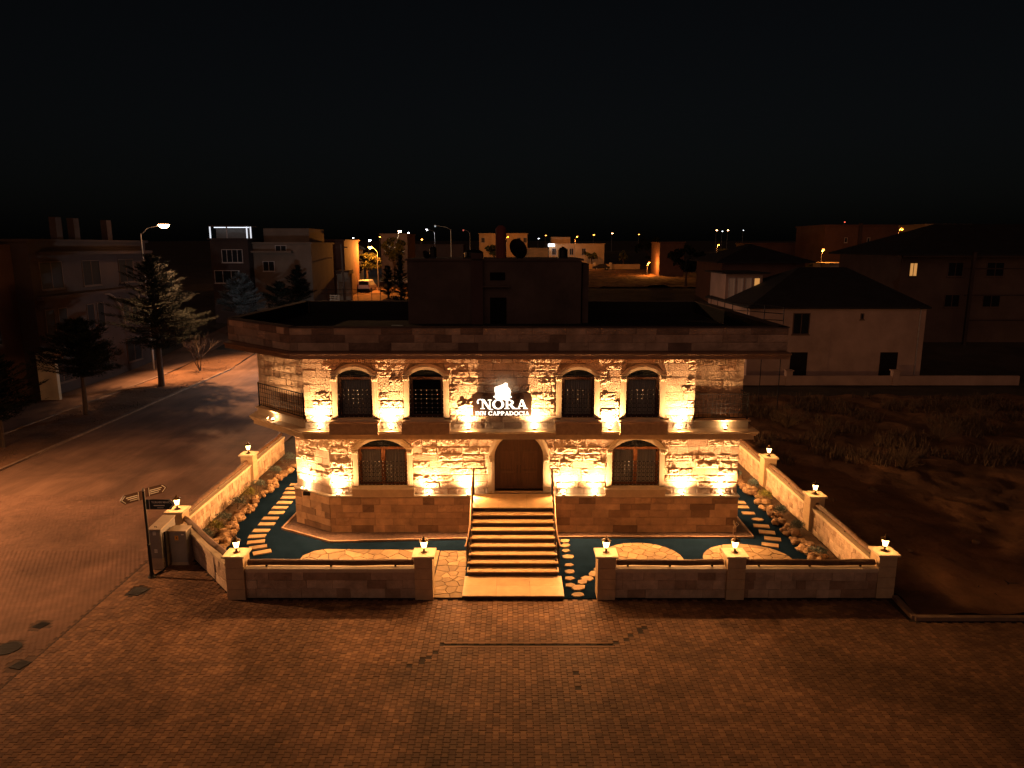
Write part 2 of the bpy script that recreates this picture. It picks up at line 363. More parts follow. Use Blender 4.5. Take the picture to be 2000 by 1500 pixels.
# ------------------------------------------------------------------ rough stone pieces
def stone_mesh(mb, quad, F, proud, rough, t, nx=None, nz=None, seed=0.0):
    """quad: xb0,xb1,xt0,xt1,z0,z1 in wall coordinates; F(x,z,d) puts it in the world, d>0 is outward"""
    xb0, xb1, xt0, xt1, z0, z1 = quad
    wd = max(xb1-xb0, xt1-xt0); ht = z1-z0
    if rough > 0: nx = nx or max(4, int(wd/0.045)); nz = nz or max(3, int(ht/0.042))
    else: nx = nz = 1
    nx, nz = min(nx, 20), min(nz, 9)
    P = []; n0 = len(mb.v)
    for j in range(nz+1):
        for i in range(nx+1):
            a, c = i/nx, j/nz
            x = (xb0*(1-a)+xb1*a)*(1-c) + (xt0*(1-a)+xt1*a)*c; z = z0+(z1-z0)*c
            d = proud
            if rough > 0:
                e = min(a*wd, (1-a)*wd, c*ht, (1-c)*ht)
                k = min(1.0, e/0.05)
                v = Vector((x*7+seed, z*11, seed*3))
                h = 0.5 + 0.5*noise.fractal(v, 0.55, 2.2, 4)
                h += 0.6*abs(noise.noise(Vector((x*4.2+seed*2, z*9, 1.7))))
                d = proud*0.45 + rough*h*(0.25 + 0.75*k)
            mb.v.append(tuple(F(x, z, d))); mb.t.append(t)
    for j in range(nz):
        for i in range(nx):
            q = n0+j*(nx+1)+i; mb.f.append((q, q+1, q+nx+2, q+nx+1))
    ring = [i for i in range(nx+1)] + [j*(nx+1)+nx for j in range(1, nz+1)] + [nz*(nx+1)+i for i in range(nx-1, -1, -1)] + [j*(nx+1) for j in range(nz-1, 0, -1)]
    m0 = len(mb.v)
    for r in ring:
        j, i = divmod(r, nx+1); a, c = i/nx, j/nz
        x = (xb0*(1-a)+xb1*a)*(1-c) + (xt0*(1-a)+xt1*a)*c; z = z0+(z1-z0)*c
        mb.v.append(tuple(F(x, z, -0.02))); mb.t.append(t)
    k = len(ring)
    for i in range(k):
        mb.f.append((n0+ring[(i+1)%k], n0+ring[i], m0+i, m0+(i+1)%k))

def courses(x0, x1, z0, z1, ch, lmin, lmax, openings=(), roughp=0.5, gap=0.009, ramp=0.05, darkp=0.1, smoothp=0.012, rand=R):
    """list of (quad, proud, rough, tint); openings: functions z -> (xl, xr) or None"""
    out = []; nrow = max(1, round((z1-z0)/ch)); hts = [1+rand.uniform(-.16, .16) for _ in range(nrow)]; S = sum(hts); z = z0
    for h in hts:
        zt = z + h/S*(z1-z0)
        x = x0 - rand.uniform(0, lmax*0.5)
        while x < x1:
            l = rand.uniform(lmin, lmax); xe = x + l
            a, b = max(x, x0), min(xe, x1)
            if x1 - xe < lmin*0.5: b = x1; xe = x1
            if b - a > 0.05:
                segs = [(a, b, a, b)]
                za, zb = z+gap/2, zt-gap/2
                for op in openings:
                    ob, otp = op(za), op(zb)
                    if ob is None and otp is None: continue
                    ob = ob or ((otp[0]+otp[1])/2,)*2; otp = otp or ((ob[0]+ob[1])/2,)*2
                    ns = []
                    for (p, q, r, s_) in segs:
                        if q <= ob[0]+0.0 or p >= ob[1]: ns.append((p, q, r, s_)); continue
                        # left piece
                        if p < ob[0]-0.03: ns.append((p, ob[0], r, max(r+0.01, min(s_, otp[0]) if s_ <= otp[1] else otp[0])))
                        elif r < otp[0]-0.08 and p < ob[0]+0.001: ns.append((max(r, min(p, ob[0])), max(ob[0], p), r, otp[0]))
                        if q > ob[1]+0.03: ns.append((ob[1], q, min(s_-0.01, max(r, otp[1]) if r >= otp[0] else otp[1]), s_))
                    segs = ns
                for sg in segs:
                    rough = rand.random() < roughp
                    t = rand.uniform(0.45, 1.0)
                    if rand.random() < darkp: t = rand.uniform(0, 0.25)
                    out.append(((sg[0]+gap/2, sg[1]-gap/2, sg[2]+gap/2, sg[3]-gap/2, za, zb), rand.uniform(0.02, 0.035) if not rough else 0.02, ramp*rand.uniform(0.45, 1.1) if rough else 0, t))
            x = xe
        z = zt
    return out

# ------------------------------------------------------------------ the inn
inn = thing('stone_inn', (0, 26, 0), 'two storey stone inn with floodlit rough blocks, arched windows and a lit name sign', 'building')
YG, YU, YP = 25.80, 24.80, 25.66    # front planes: ground floor, upper floor, plinth
def FF(y):           # facade frame: outward is -Y
    return lambda x, z, d: (x, y-d, z)
def FL(a, b):        # frame along the line a->b, outward to its right-hand side
    ax, ay = a; bx, by = b; Ln = math.hypot(bx-ax, by-ay); ux, uy = (bx-ax)/Ln, (by-ay)/Ln; nx_, ny_ = uy, -ux
    return (lambda x, z, d: (ax+ux*x+nx_*d, ay+uy*x+ny_*d, z)), Ln

# openings: (xc, half width, sill z, spring z, rise)
GW = [(-4.88, 0.93, 1.86, 3.28, 0.40), (4.67, 0.90, 1.86, 3.28, 0.40)]
DOOR = (0.26, 0.92, 1.64, 3.02, 0.90)
UW = [(-5.59, 0.625, 4.76, 6.27, 0.25), (-3.05, 0.61, 4.76, 6.27, 0.25), (2.35, 0.585, 4.76, 6.27, 0.25), (4.66, 0.605, 4.76, 6.27, 0.25)]
def arch_pts(xc, hw, zs, rise, n=14, grow=0.0):
    """from right springing over the crown to the left"""
    r = (hw*hw + rise*rise)/(2*rise); cz = zs + rise - r; r += grow
    a0 = math.asin(min(1, (hw+grow*0.999)/r)) if grow else math.asin(min(1, hw/r))
    if grow: a0 = math.asin(min(1.0, (hw+grow)/r)) if (hw+grow) <= r else math.pi/2
    return [(xc + r*math.sin(a0 - 2*a0*i/n), cz + r*math.cos(a0 - 2*a0*i/n)) for i in range(n+1)]
def opening_poly(o, grow=0.0):
    xc, hw, z0, zs, rise = o
    a = arch_pts(xc, hw, zs, rise, grow=grow)
    return [(xc-hw-grow, z0), (xc+hw+grow, z0)] + [(min(max(p[0], xc-hw-grow), xc+hw+grow), p[1]) for p in a]
def op_fn(o, grow):
    xc, hw, z0, zs, rise = o
    r = (hw*hw + rise*rise)/(2*rise); cz = zs+rise-r; r += grow
    def f(z):
        if z < z0 - 0.2 or z > cz + r: return None
        h = hw + grow
        if z > zs:
            h = min(h, math.sqrt(max(0, r*r-(z-cz)**2)))
        return (xc-h, xc+h)
    return f
def clip_top(poly, zt): return [(x, min(z, zt)) for x, z in poly]

FGc, LGc = FL((-8.45, 26.78), (-6.88, 25.80))     # ground chamfer
FPc, LPc = FL((-8.55, 26.70), (-6.92, 25.66))     # plinth chamfer
FUc, LUc = FL((-10.05, 27.75), (-7.55, 25.82))    # upper chamfer wall behind the left balcony
allst = []   # (area, quad, proud, rough, tint, F, wall part, material)
def wall(name, F, outline, holes, m='mortar', d1=-0.35):
    return MB().plate(outline, holes, F, 0.0, d1).build(name, M[m], inn)
def rect(x0, x1, z0, z1): return [(x0, z0), (x1, z0), (x1, z1), (x0, z1)]
gw = wall('ground_floor_wall', FF(YG), rect(-6.88, 8.56, 1.5, 4.0), [clip_top(opening_poly(o), 3.98) for o in GW+[DOOR]])
gc = wall('ground_corner_wall', FGc, rect(0, LGc, 1.5, 4.0), [])
uw = wall('upper_floor_wall', FF(YU), rect(-7.42, 6.52, 4.3, 7.0), [opening_poly(o) for o in UW])
uc = wall('upper_corner_wall', FUc, rect(0, LUc, 4.6, 7.0), [])
ur = wall('balcony_back_wall', FF(25.82), rect(6.50, 8.56, 4.6, 7.0), [])
pw = wall('plinth_wall', FF(YP), rect(-6.92, 8.60, -0.02, 1.44), [])
pc = wall('plinth_corner_wall', FPc, rect(0, LPc, -0.02, 1.44), [])
# side and rear walls
MB().box(8.26, 8.56, 26.16, 36.5, 0, 7.0).build('side_wall', M['plinth'], inn)
MB().box(-8.45, -8.15, 26.95, 36.5, 0, 4.0).build('side_wall', M['plinth'], inn)
MB().box(-10.05, -9.75, 27.95, 36.5, 4.3, 7.0).build('side_wall', M['tuff'], inn)
MB().box(-10.05, 8.56, 36.2, 36.5, 0, 7.0).build('rear_wall', M['plinth'], inn)
MB().box(6.21, 6.51, 25.16, 25.80, 4.3, 7.0).build('return_wall', M['tuff'], inn)
MB().plate([(-7.42, 25.17), (-7.12, 25.17), (-7.12, 26.0), (-7.42, 25.8)], [], lambda x, z, d: (x, z, d), 4.3, 7.0).build('return_wall', M['tuff'], inn)
MB().box(-8.1, 8.2, 26.2, 36.1, 1.3, 1.45).build('floor_slab', M['dark'], inn)

for (par, F, x0, x1, z0, z1, ch, l0, l1, ops, rp, rm, dk, mt) in [
    (gw, FF(YG), -6.88, 8.56, 1.5, 4.0, 0.27, 0.34, 0.95, [op_fn(o, 0.2) for o in GW+[DOOR]], 0.62, 0.075, 0.06, 'tuff'),
    (gc, FGc, 0, LGc, 1.5, 4.0, 0.27, 0.34, 0.8, [], 0.65, 0.075, 0.05, 'tuff'),
    (uw, FF(YU), -7.42, 6.52, 4.3, 7.0, 0.27, 0.34, 0.95, [op_fn(o, 0.2) for o in UW], 0.52, 0.07, 0.06, 'tuff'),
    (uc, FUc, 0, LUc, 4.6, 7.0, 0.3, 0.4, 0.9, [], 0.35, 0.03, 0.15, 'tuff'),
    (ur, FF(25.82), 6.54, 8.56, 4.6, 7.0, 0.27, 0.34, 0.8, [], 0.7, 0.05, 0.1, 'tuff'),
    (pw, FF(YP), -6.92, -1.5, 0.0, 1.42, 0.28, 0.4, 1.0, [], 0.3, 0.03, 0.2, 'plinth'),
    (pw, FF(YP), 1.56, 8.60, 0.0, 1.42, 0.28, 0.4, 1.0, [], 0.35, 0.03, 0.2, 'plinth'),
    (pc, FPc, 0, LPc, 0.0, 1.42, 0.28, 0.4, 0.9, [], 0.3, 0.03, 0.2, 'plinth')]:
    for (q, pr, rg, t) in courses(x0, x1, z0, z1, ch, l0, l1, ops, rp, ramp=rm, darkp=dk):
        area = (q[1]-q[0]+q[3]-q[2])/2*(q[5]-q[4])
        allst.append((area, q, pr, rg, t, F, par, mt))
# roof parapet stones
PAR = [(-11.0, 27.45), (-7.68, 24.42), (9.55, 24.42), (9.55, 36.4), (-10.6, 36.4)]
pwl = MB()
for a, b in zip(PAR, PAR[1:]+PAR[:1]):
    F, Ln = FL(a, b); pwl.plate(rect(0, Ln, 7.22, 8.02), [], F, 0.0, -0.28)
pwp = pwl.build('roof_parapet', M['parapet'], inn)
for a, b in zip(PAR[:2], PAR[1:3]):
    F, Ln = FL(a, b)
    for (q, pr, rg, t) in courses(0, Ln, 7.23, 8.01, 0.26, 0.5, 1.3, [], 0.45, ramp=0.035, darkp=0.25):
        allst.append(((q[1]-q[0])*(q[5]-q[4]), q, pr, rg, t, F, pwp, 'parapet'))
allst.sort(key=lambda s_: -s_[0])
restm = {}
for i, (ar, q, pr, rg, t, F, par, mt) in enumerate(allst):
    if i < 295:
        b = MB(); stone_mesh(b, q, F, pr, rg, t, seed=R.uniform(0, 50)); b.build('stone', M[mt], par, smooth=False)
    else:
        b = restm.setdefault('r', {}).setdefault((par.name, mt), (MB(), par, mt))[0]
        stone_mesh(b, q, F, pr, rg, t, seed=R.uniform(0, 50))
for b, par, mt in restm['r'].values():
    b.build('small_wall_stones', M[mt], par, kind='stuff')

# cornice between the floors and balcony slabs
def moulding(poly, prof, name, m, parent):
    """open polyline (seen with outward on the right-hand side) swept by a profile of (out, z); thick solid to the inside"""
    n = len(poly); nor = []
    for i in range(n):
        a = Vector(poly[max(i-1, 0)]); b = Vector(poly[i]); c = Vector(poly[min(i+1, n-1)])
        d1 = (b-a).normalized() if i > 0 else (c-b).normalized(); d2 = (c-b).normalized() if i < n-1 else d1
        n1 = Vector((d1.y, -d1.x)); n2 = Vector((d2.y, -d2.x)); m_ = (n1+n2).normalized(); nor.append(m_/max(0.3, m_.dot(n1)))
    mb = MB(); k = len(prof); vs = []
    for i in range(n):
        for o_, z in prof: vs.append((poly[i][0]+nor[i].x*o_, poly[i][1]+nor[i].y*o_, z))
    fs = [(i*k+j, (i+1)*k+j, (i+1)*k+(j+1)%k, i*k+(j+1)%k) for i in range(n-1) for j in range(k)]
    fs += [tuple(range(k))[::-1], tuple((n-1)*k+j for j in range(k))]
    mb.add(vs, fs); return mb.build(name, m, parent)
CL = [(-10.05, 34.0), (-10.05, 26.85), (-7.42, 24.50), (8.62, 24.50), (8.62, 27.5)]
moulding(CL, [(-0.6, 4.02),(0.0, 4.02),(0.0, 4.16),(0.05, 4.17),(0.05, 4.215),(0.10, 4.225),(0.10, 4.27),(0.14, 4.30),(0.14, 4.345),(-0.6, 4.345)], 'cornice', M['cut'], inn)
MB().prism([(-7.42, 24.9), (8.1, 24.9), (8.1, 26.4), (-8.0, 26.4), (-9.6, 27.8), (-9.6, 27.1)], 4.03, 4.33).build('overhang_slab', M['cutpale'], inn)
# balcony slabs (proud band under the railing)
moulding([(6.53, 24.82), (8.50, 24.82), (8.50, 27.2)], [(-0.5, 4.35),(0.0, 4.35),(0.0, 4.60),(0.07, 4.61),(0.07, 4.665),(-0.5, 4.665)], 'balcony_edge', M['cut'], inn)
moulding([(-9.92, 30.0), (-9.92, 27.0), (-7.44, 24.83)], [(-0.4, 4.35),(0.0, 4.35),(0.0, 4.60),(0.07, 4.61),(0.07, 4.665),(-0.4, 4.665)], 'balcony_edge', M['cut'], inn)
MB().prism([(6.53, 25.2), (8.1, 25.2), (8.1, 25.8), (6.53, 25.8)], 4.35, 4.64).build('balcony_floor', M['flag'], inn)
MB().prism([(-7.6, 25.3), (-7.45, 25.8), (-9.75, 27.5), (-9.6, 27.0)], 4.35, 4.64).build('balcony_floor', M['flag'], inn)
# plinth ledge
moulding([(-8.55, 29), (-8.55, 26.70), (-6.92, 25.66), (-1.5, 25.66)], [(-0.5, 1.44),(0.04, 1.44),(0.04, 1.50),(-0.5, 1.50)], 'plinth_ledge', M['cutpale'], inn)
moulding([(1.56, 25.66), (8.60, 25.66), (8.60, 29)], [(-0.5, 1.44),(0.04, 1.44),(0.04, 1.50),(-0.5, 1.50)], 'plinth_ledge', M['cutpale'], inn)
# eaves: soffit and bronze fascia gutter
EA = [(-10.95, 36.6), (-10.95, 26.85), (-7.62, 24.06), (9.52, 24.06), (9.52, 36.6)]
moulding(EA, [(-1.1, 6.985),(0.0, 6.985),(0.0, 7.13),(0.045, 7.145),(0.045, 7.19),(0.0, 7.215),(-1.1, 7.215)], 'eaves_fascia', M['bronze'], inn)
MB().prism([(-7.6, 24.35), (9.2, 24.35), (9.2, 36.3), (-10.7, 36.3), (-10.7, 27.1)], 7.0, 7.2).build('soffit', M['cutpale'], inn)
MB().prism([(-7.6, 24.75), (9.2, 24.75), (9.2, 36.1), (-10.3, 36.1), (-10.6, 27.5)], 7.40, 7.46).build('roof_deck', M['gravelroof'], inn)
for a, b in zip(PAR, PAR[1:]+PAR[:1]):
    F, Ln = FL(a, b); MB().plate(rect(0.3, Ln-0.3, 7.46, 8.02), [], F, -0.283, -0.30).build('parapet_shade_lining', M['gravelroof'], inn)  # dark lining added so the parapet's inner faces look shaded
cp = MB()
for a, b in zip(PAR, PAR[1:]+PAR[:1]):
    F, Ln = FL(a, b); cp.plate(rect(-0.02, Ln+0.02, 8.02, 8.06), [], F, 0.03, -0.32)
cp.build('parapet_coping', M['darkconc'], inn)
# roof tower with hatch, chimney, tanks and dish
tw = MB().box(-4.52, 3.0, 31.0, 35.6, 7.46, 10.18).box(-4.6, 3.08, 30.93, 35.7, 10.18, 10.26).build('roof_tower', M['darkconc'], inn)
MB().box(-0.95, -0.30, 30.96, 30.995, 9.35, 9.68).build('hatch', M['blackprint'], tw)
MB().box(-1.5, -0.1, 30.80, 30.995, 9.05, 9.11).build('ledge', M['darkconc'], tw)
MB().box(-0.95, -0.25, 30.95, 30.995, 7.46, 8.6).build('tower_door', M['blackprint'], tw)
MB().box(-1.75, -1.25, 30.75, 30.995, 7.46, 10.18).box(-1.75, -1.25, 30.75, 31.3, 10.262, 10.5).build('flue', mat('flue_render', (0.07,0.04,0.035), None, 0.95, 1, 0.2), tw)
MB().box(3.083, 3.35, 31.3, 35.6, 7.46, 10.05).build('tower_annex', M['darkconc'], tw)
MB().tube([(-0.5, 32.6, 10.26), (-0.5, 32.6, 11.55)], [0.25, 0.25], 14).tube([(-0.5, 32.6, 11.55), (-0.5, 32.6, 11.62), (-0.5, 32.6, 11.70)], [0.25, 0.2, 0.1], 14).build('chimney', mat('chimney_render', (0.16,0.045,0.035), None, 0.9, 2, 0.2), tw)
def dish(u, v, Y, z0, r, label):
    x, z = at(u, v, Y); t = thing('satellite_dish', (x, Y, z0), label, 'satellite dish')
    MB().tube([(x, Y, z0), (x, Y, z)], 0.035, 8).build('mast', M['iron'], t)
    b = MB(); n = 20; c = Vector((x, Y-0.1, z)); nrm = Vector((0.55, 0.75, 0.35)).normalized()
    a = nrm.cross(Vector((0,0,1))).normalized(); e = nrm.cross(a)
    for k in range(2):
        vs = [tuple(c + nrm*(-0.02*k))]; fs = []
        for i in range(1, 5):
            for j in range(n):
                th = 2*math.pi*j/n; rr = r*i/4
                vs.append(tuple(c + (a*math.cos(th)+e*math.sin(th))*rr + nrm*(0.22*r*(i/4)**2 - 0.02*k)))
        for j in range(n): fs.append((0, 1+j, 1+(j+1) % n))
        for i in range(3):
            for j in range(n): fs.append((1+i*n+j, 1+(i+1)*n+j, 1+(i+1)*n+(j+1) % n, 1+i*n+(j+1) % n))
        b.add(vs, fs)
    b.build('reflector', M['iron'], t, smooth=True)
    MB().tube([c + e*r*0.9 + nrm*0.2*r, c + nrm*r*1.0], 0.015, 6).box(*(c+nrm*r).to_tuple()[:1], (c+nrm*r).x+0.08, (c+nrm*r).y-0.04, (c+nrm*r).y+0.04, (c+nrm*r).z-0.05, (c+nrm*r).z+0.05).build('feed_arm', M['iron'], t)
dish(1010, 487, 32.0, 10.26, 0.46, 'large dark satellite dish on the roof tower beside the chimney')
dish(832, 498, 31.8, 10.26, 0.20, 'small satellite dish at the left end of the roof tower')
def tank(u0, u1, vt, Y, label, group='water tanks on the roof tower'):
    x0, zt = at(u0, vt, Y); x1, _ = at(u1, vt, Y); r = (x1-x0)/2; xc = (x0+x1)/2
    t = thing('water_tank', (xc, Y, 10.26), label, 'water tank', group)
    MB().lathe([(r, 0.06),(r*1.02, 0.1),(r, 0.15),(r, zt-10.26-0.1),(r*0.6, zt-10.26)], (xc, Y, 10.26), 16).build('drum', M['iron'], t)
    MB().lathe([(r*0.3, 0),(r*0.3, 0.05)], (xc, Y, zt), 12).build('lid', M['iron'], t)
    MB().box(xc-r, xc+r, Y-r, Y+r, 10.26, 10.32).build('stand', M['iron'], t)
tank(838, 853, 482, 31.7, 'narrow dark water tank at the left end of the roof tower')
tank(906, 944, 488, 31.9, 'wide low dark water tank left of the roof chimney')
tank(1090, 1109, 484, 31.7, 'dark water tank at the right end of the roof tower')
t = thing('rooftop_unit', (X(775, 27.5, 7.46), 27.5, 7.46), 'small box with a pale lid on the flat roof left of the tower', 'roof unit')
xx = X(775, 27.5, 7.6)
MB().box(xx-0.2, xx+0.2, 27.3, 27.7, 7.46, 7.72).build('casing', M['iron'], t)
MB().box(xx-0.22, xx+0.22, 27.28, 27.72, 7.72, 7.76).build('cover', M['galv'], t)

# ------------------------------------------------------------------ windows and door of the inn
def strip_arch(o, grow, y0, y1, mb, t=0.5, sill=True):
    """surround: jambs and arch band between the opening and the opening grown"""
    xc, hw, z0, zs, rise = o
    inn_ = opening_poly(o); out = opening_poly(o, grow)
    out = [(p[0], p[1]) for p in out]
    n = len(inn_)
    vs = [(p[0], y0, p[1]) for p in inn_] + [(p[0], y0, p[1]) for p in out] + [(p[0], y1, p[1]) for p in inn_] + [(p[0], y1, p[1]) for p in out]
    fs = []
    for i in range(1, n):
        j = (i+1) % n
        fs += [(i, j, n+j, n+i), (i, 2*n+i, 2*n+j, j), (n+i, n+j, 3*n+j, 3*n+i)]
    fs += [(1, n+1, 3*n+1, 2*n+1), (0, n, 3*n, 2*n)]
    mb.add(vs, fs, t)
def make_window(o, Y, parent, big, curt, ap_h, y_ap):
    xc, hw, z0, zs, rise = o
    fr = MB(); strip_arch(o, 0.19, Y-0.085, Y+0.30, fr); strip_arch(o, 0.10, Y-0.115, Y-0.05, fr)
    su = fr.build('window_surround', M['cutpale'], parent)
    for s_ in (-1, 1):       # carved capitals at the springing
        cx = xc + s_*(hw+0.10); c = MB()
        c.box(cx-0.125, cx+0.125, Y-0.16, Y-0.02, zs+0.02, zs+0.07).box(cx-0.105, cx+0.105, Y-0.14, Y-0.02, zs-0.19, zs-0.005)
        for k in (-1, 0, 1):
            c.lathe([(0.012,-0.02),(0.034,0.02),(0.04,0.07),(0.02,0.12)], (cx+k*0.068, Y-0.145, zs-0.15), 8)
        c.build('capital', M['cutpale'], su)
    sl_ = MB().box(xc-hw-0.27, xc+hw+0.27, Y-0.21, Y+0.25, z0-0.12, z0-0.055).box(xc-hw-0.02, xc+hw+0.02, Y-0.12, Y+0.25, z0-0.055, z0+0.0).build('sill', M['cutpale'], su)
    a = MB().box(xc-hw-0.24, xc+hw+0.24, y_ap, Y+0.0, z0-0.12-ap_h, z0-0.1202)
    a.build('sill_apron', M['panel'] if not big else M['cut'], su)
    # window proper
    yi = Y + 0.13
    wm = M['wood2'] if big else M['wood3']
    wf = MB()
    wf.box(xc-hw, xc-hw+0.07, yi-0.05, yi+0.04, z0, zs).box(xc+hw-0.07, xc+hw, yi-0.05, yi+0.04, z0, zs)
    wf.box(xc-hw+0.07, xc+hw-0.07, yi-0.05, yi+0.04, z0, z0+0.08)
    wf.box(xc-hw+0.0, xc+hw, yi-0.055, yi+0.04, zs-(0.02 if big else 0.14), zs+0.07-(0 if big else 0.12))
    if big: wf.box(xc-0.07, xc+0.07, yi-0.06, yi+0.04, z0+0.08, zs-0.02)
    for k in (-1, 1):
        wf.box(xc+k*(hw-0.07)-0.04*(k>0)-0.0, xc+k*(hw-0.07)+0.04*(k<0), yi-0.04, yi+0.04, z0+0.08, zs-0.14)
    fo = wf.build('window_frame', wm, parent)
    MB().plate(opening_poly((xc, hw, zs+0.08 if big else zs, zs+0.081 if big else zs+0.001, rise-0.081 if big else rise)), [], lambda x, z, d: (x, yi-d, z), 0.0, -0.01).build('fanlight_pane', M['glass'], fo)
    MB().box(xc-hw+0.04, xc+hw-0.04, yi+0.045, yi+0.055, z0, zs).build('pane', mat_pane, fo)
    # curtain: pleated sheet behind the pane
    c = MB(); n = int(hw*2/0.03); vs = []
    x0, x1 = xc-hw+0.08, xc+hw-0.08
    if curt == 'dark': x0 = x1 - 0.02
    for i in range(n+1):
        x = x0+(x1-x0)*i/n; y = yi+0.13+0.035*math.sin(i*1.9+0.8*math.sin(i*0.31)); vs += [(x, y, z0+0.02), (x, y, zs-0.02)]
    c.add(vs, [(2*i, 2*i+2, 2*i+3, 2*i+1) for i in range(n)]); c.build('curtain', M['curtain'], fo, smooth=True)
    MB().box(xc-hw-0.1, xc+hw+0.1, yi+0.3, yi+0.33, z0-0.1, zs+rise+0.1).build('room_wall', M['dark'], fo)
    # iron grille with studs over the lower part
    g_ = MB(); s2 = MB(); yg = Y + 0.03; st_ = 0.155 if big else 0.18
    zt = z0 + (zs-z0)*(0.66 if big else 0.66); nx_ = round((2*hw-0.06)/st_); dx = (2*hw-0.06)/nx_; nz_ = round((zt-z0)/ (st_*0.97)); dz = (zt-z0-0.03)/nz_
    for i in range(nx_+1): g_.box(xc-hw+0.03+i*dx-0.007, xc-hw+0.03+i*dx+0.007, yg, yg+0.014, z0, zt)
    for j in range(nz_+1): g_.box(xc-hw, xc+hw, yg-0.006, yg+0.02, z0+0.03+j*dz-0.007, z0+0.03+j*dz+0.007)
    if big:
        for i in range(nx_):
            x_ = xc-hw+0.03+(i+.5)*dx; g_.box(x_-0.004, x_+0.004, yg+0.002, yg+0.012, z0, zt)
        for k in range(5):    # scrollwork in the fanlight
            pts = []
            for q in range(15):
                th = q*0.42; rr = 0.02+0.011*q; sx = (-1, 1, -1, 1, 0)[k]
                pts.append((xc + sx*(0.12+rr*math.cos(th)*0.9) if k < 4 else xc, yg+0.02, zs+0.17+(0.07 if k in (2, 3) else 0)+rr*math.sin(th)*0.55 if k < 4 else zs+0.05+q*0.018))
            g_.tube(pts, 0.011, 5)
    gr = g_.build('grille', M['iron'], parent)
    for i in range(nx_+1):
        for j in range(nz_+1):
            s2.lathe([(0.004,-0.018),(0.015,-0.009),(0.015,0.009),(0.004,0.018)], (xc-hw+0.03+i*dx, yg-0.012, z0+0.03+j*dz), 6)
    s2.build('stud', M['stud'], gr, kind='stuff')
mat_pane = bpy.data.materials.new('clear_pane'); mat_pane.use_nodes = True
_t = mat_pane.node_tree; _t.nodes.clear(); _o = _t.nodes.new('ShaderNodeOutputMaterial'); _m = _t.nodes.new('ShaderNodeMixShader')
_a = _t.nodes.new('ShaderNodeBsdfTransparent'); _a.inputs[0].default_value = (0.8,0.82,0.84,1); _g = _t.nodes.new('ShaderNodeBsdfGlossy'); _g.inputs['Roughness'].default_value = 0.06
_f = _t.nodes.new('ShaderNodeFresnel'); _f.inputs[0].default_value = 1.45
L(_t, _f.outputs[0], _m.inputs[0]); L(_t, _a.outputs[0], _m.inputs[1]); L(_t, _g.outputs[0], _m.inputs[2]); L(_t, _m.outputs[0], _o.inputs[0])
for i, o in enumerate(GW): make_window(o, YG, gw, True, 'full', 0.30, YG-0.19)
for i, o in enumerate(UW): make_window(o, YU, uw, False, 'dark' if i == 1 else 'full', 0.40, YU-0.50)

# entrance door
xc, hw, z0, zs, rise = DOOR
fr = MB(); strip_arch((xc, hw, 1.60, zs, rise), 0.24, YG-0.07, YG+0.35, fr); strip_arch((xc, hw, 1.60, zs, rise), 0.10, YG-0.13, YG-0.03, fr)
ds = fr.build('door_surround', M['cutpale'], gw)
for s_ in (-1, 1):
    cx = xc + s_*(hw+0.10); c = MB().box(cx-0.10, cx+0.10, YG-0.17, YG-0.02, 2.98, 3.03).box(cx-0.08, cx+0.08, YG-0.155, YG-0.02, 2.78, 2.98)
    for k in (-1, 0, 1): c.lathe([(0.01,0),(0.03,0.03),(0.035,0.12),(0.02,0.17)], (cx+k*0.05, YG-0.16, 2.79), 8)
    c.build('capital', M['cutpale'], ds)
for s_ in (-1, 1):
    op = [(p[0], p[1]) for p in opening_poly((xc, hw, 1.64, zs, rise))]
    half = [p for p in op if (p[0]-xc)*s_ > 0.008]
    half = ([(xc+s_*0.008, 1.64)] + half + [(xc+s_*0.008, zs+rise)]) if s_ > 0 else (half[1:] + [(xc-0.008, 1.64)] if False else [(xc-0.008, zs+rise)] + [p for p in half if p[1] > 1.65] + [(xc-hw, 1.64), (xc-0.008, 1.64)])
    leaf = MB().plate(half, [], lambda x, z, d: (x, YG+0.22-d, z), 0.0, -0.06, t=0.3).build('door_leaf', M['wood'], gw)
    for (a, b2, c2, d2) in ((0.14, 0.70, 1.78, 2.35), (0.14, 0.70, 2.45, 3.15)):
        xa, xb = xc+s_*a, xc+s_*b2; xa, xb = min(xa, xb), max(xa, xb)
        MB().box(xa, xb, YG+0.205, YG+0.22, c2, d2, 0.9).box(xa+0.05, xb-0.05, YG+0.192, YG+0.205, c2+0.05, d2-0.05, 0.7).build('door_panel', M['wood'], leaf)
    MB().tube([(xc+s_*0.06, YG+0.16, 2.3), (xc+s_*0.06, YG+0.14, 2.45), (xc+s_*0.06, YG+0.16, 2.62)], 0.012, 6).build('handle', M['iron'], leaf)
MB().box(xc-0.03, xc+0.03, YG+0.18, YG+0.2185, 1.64, zs+rise-0.02).build('door_batten', M['wood'], gw)
MB().box(xc-hw-0.2, xc+hw+0.2, YG-0.12, YG+0.3, 1.58, 1.64).build('threshold', M['marble'], gw)

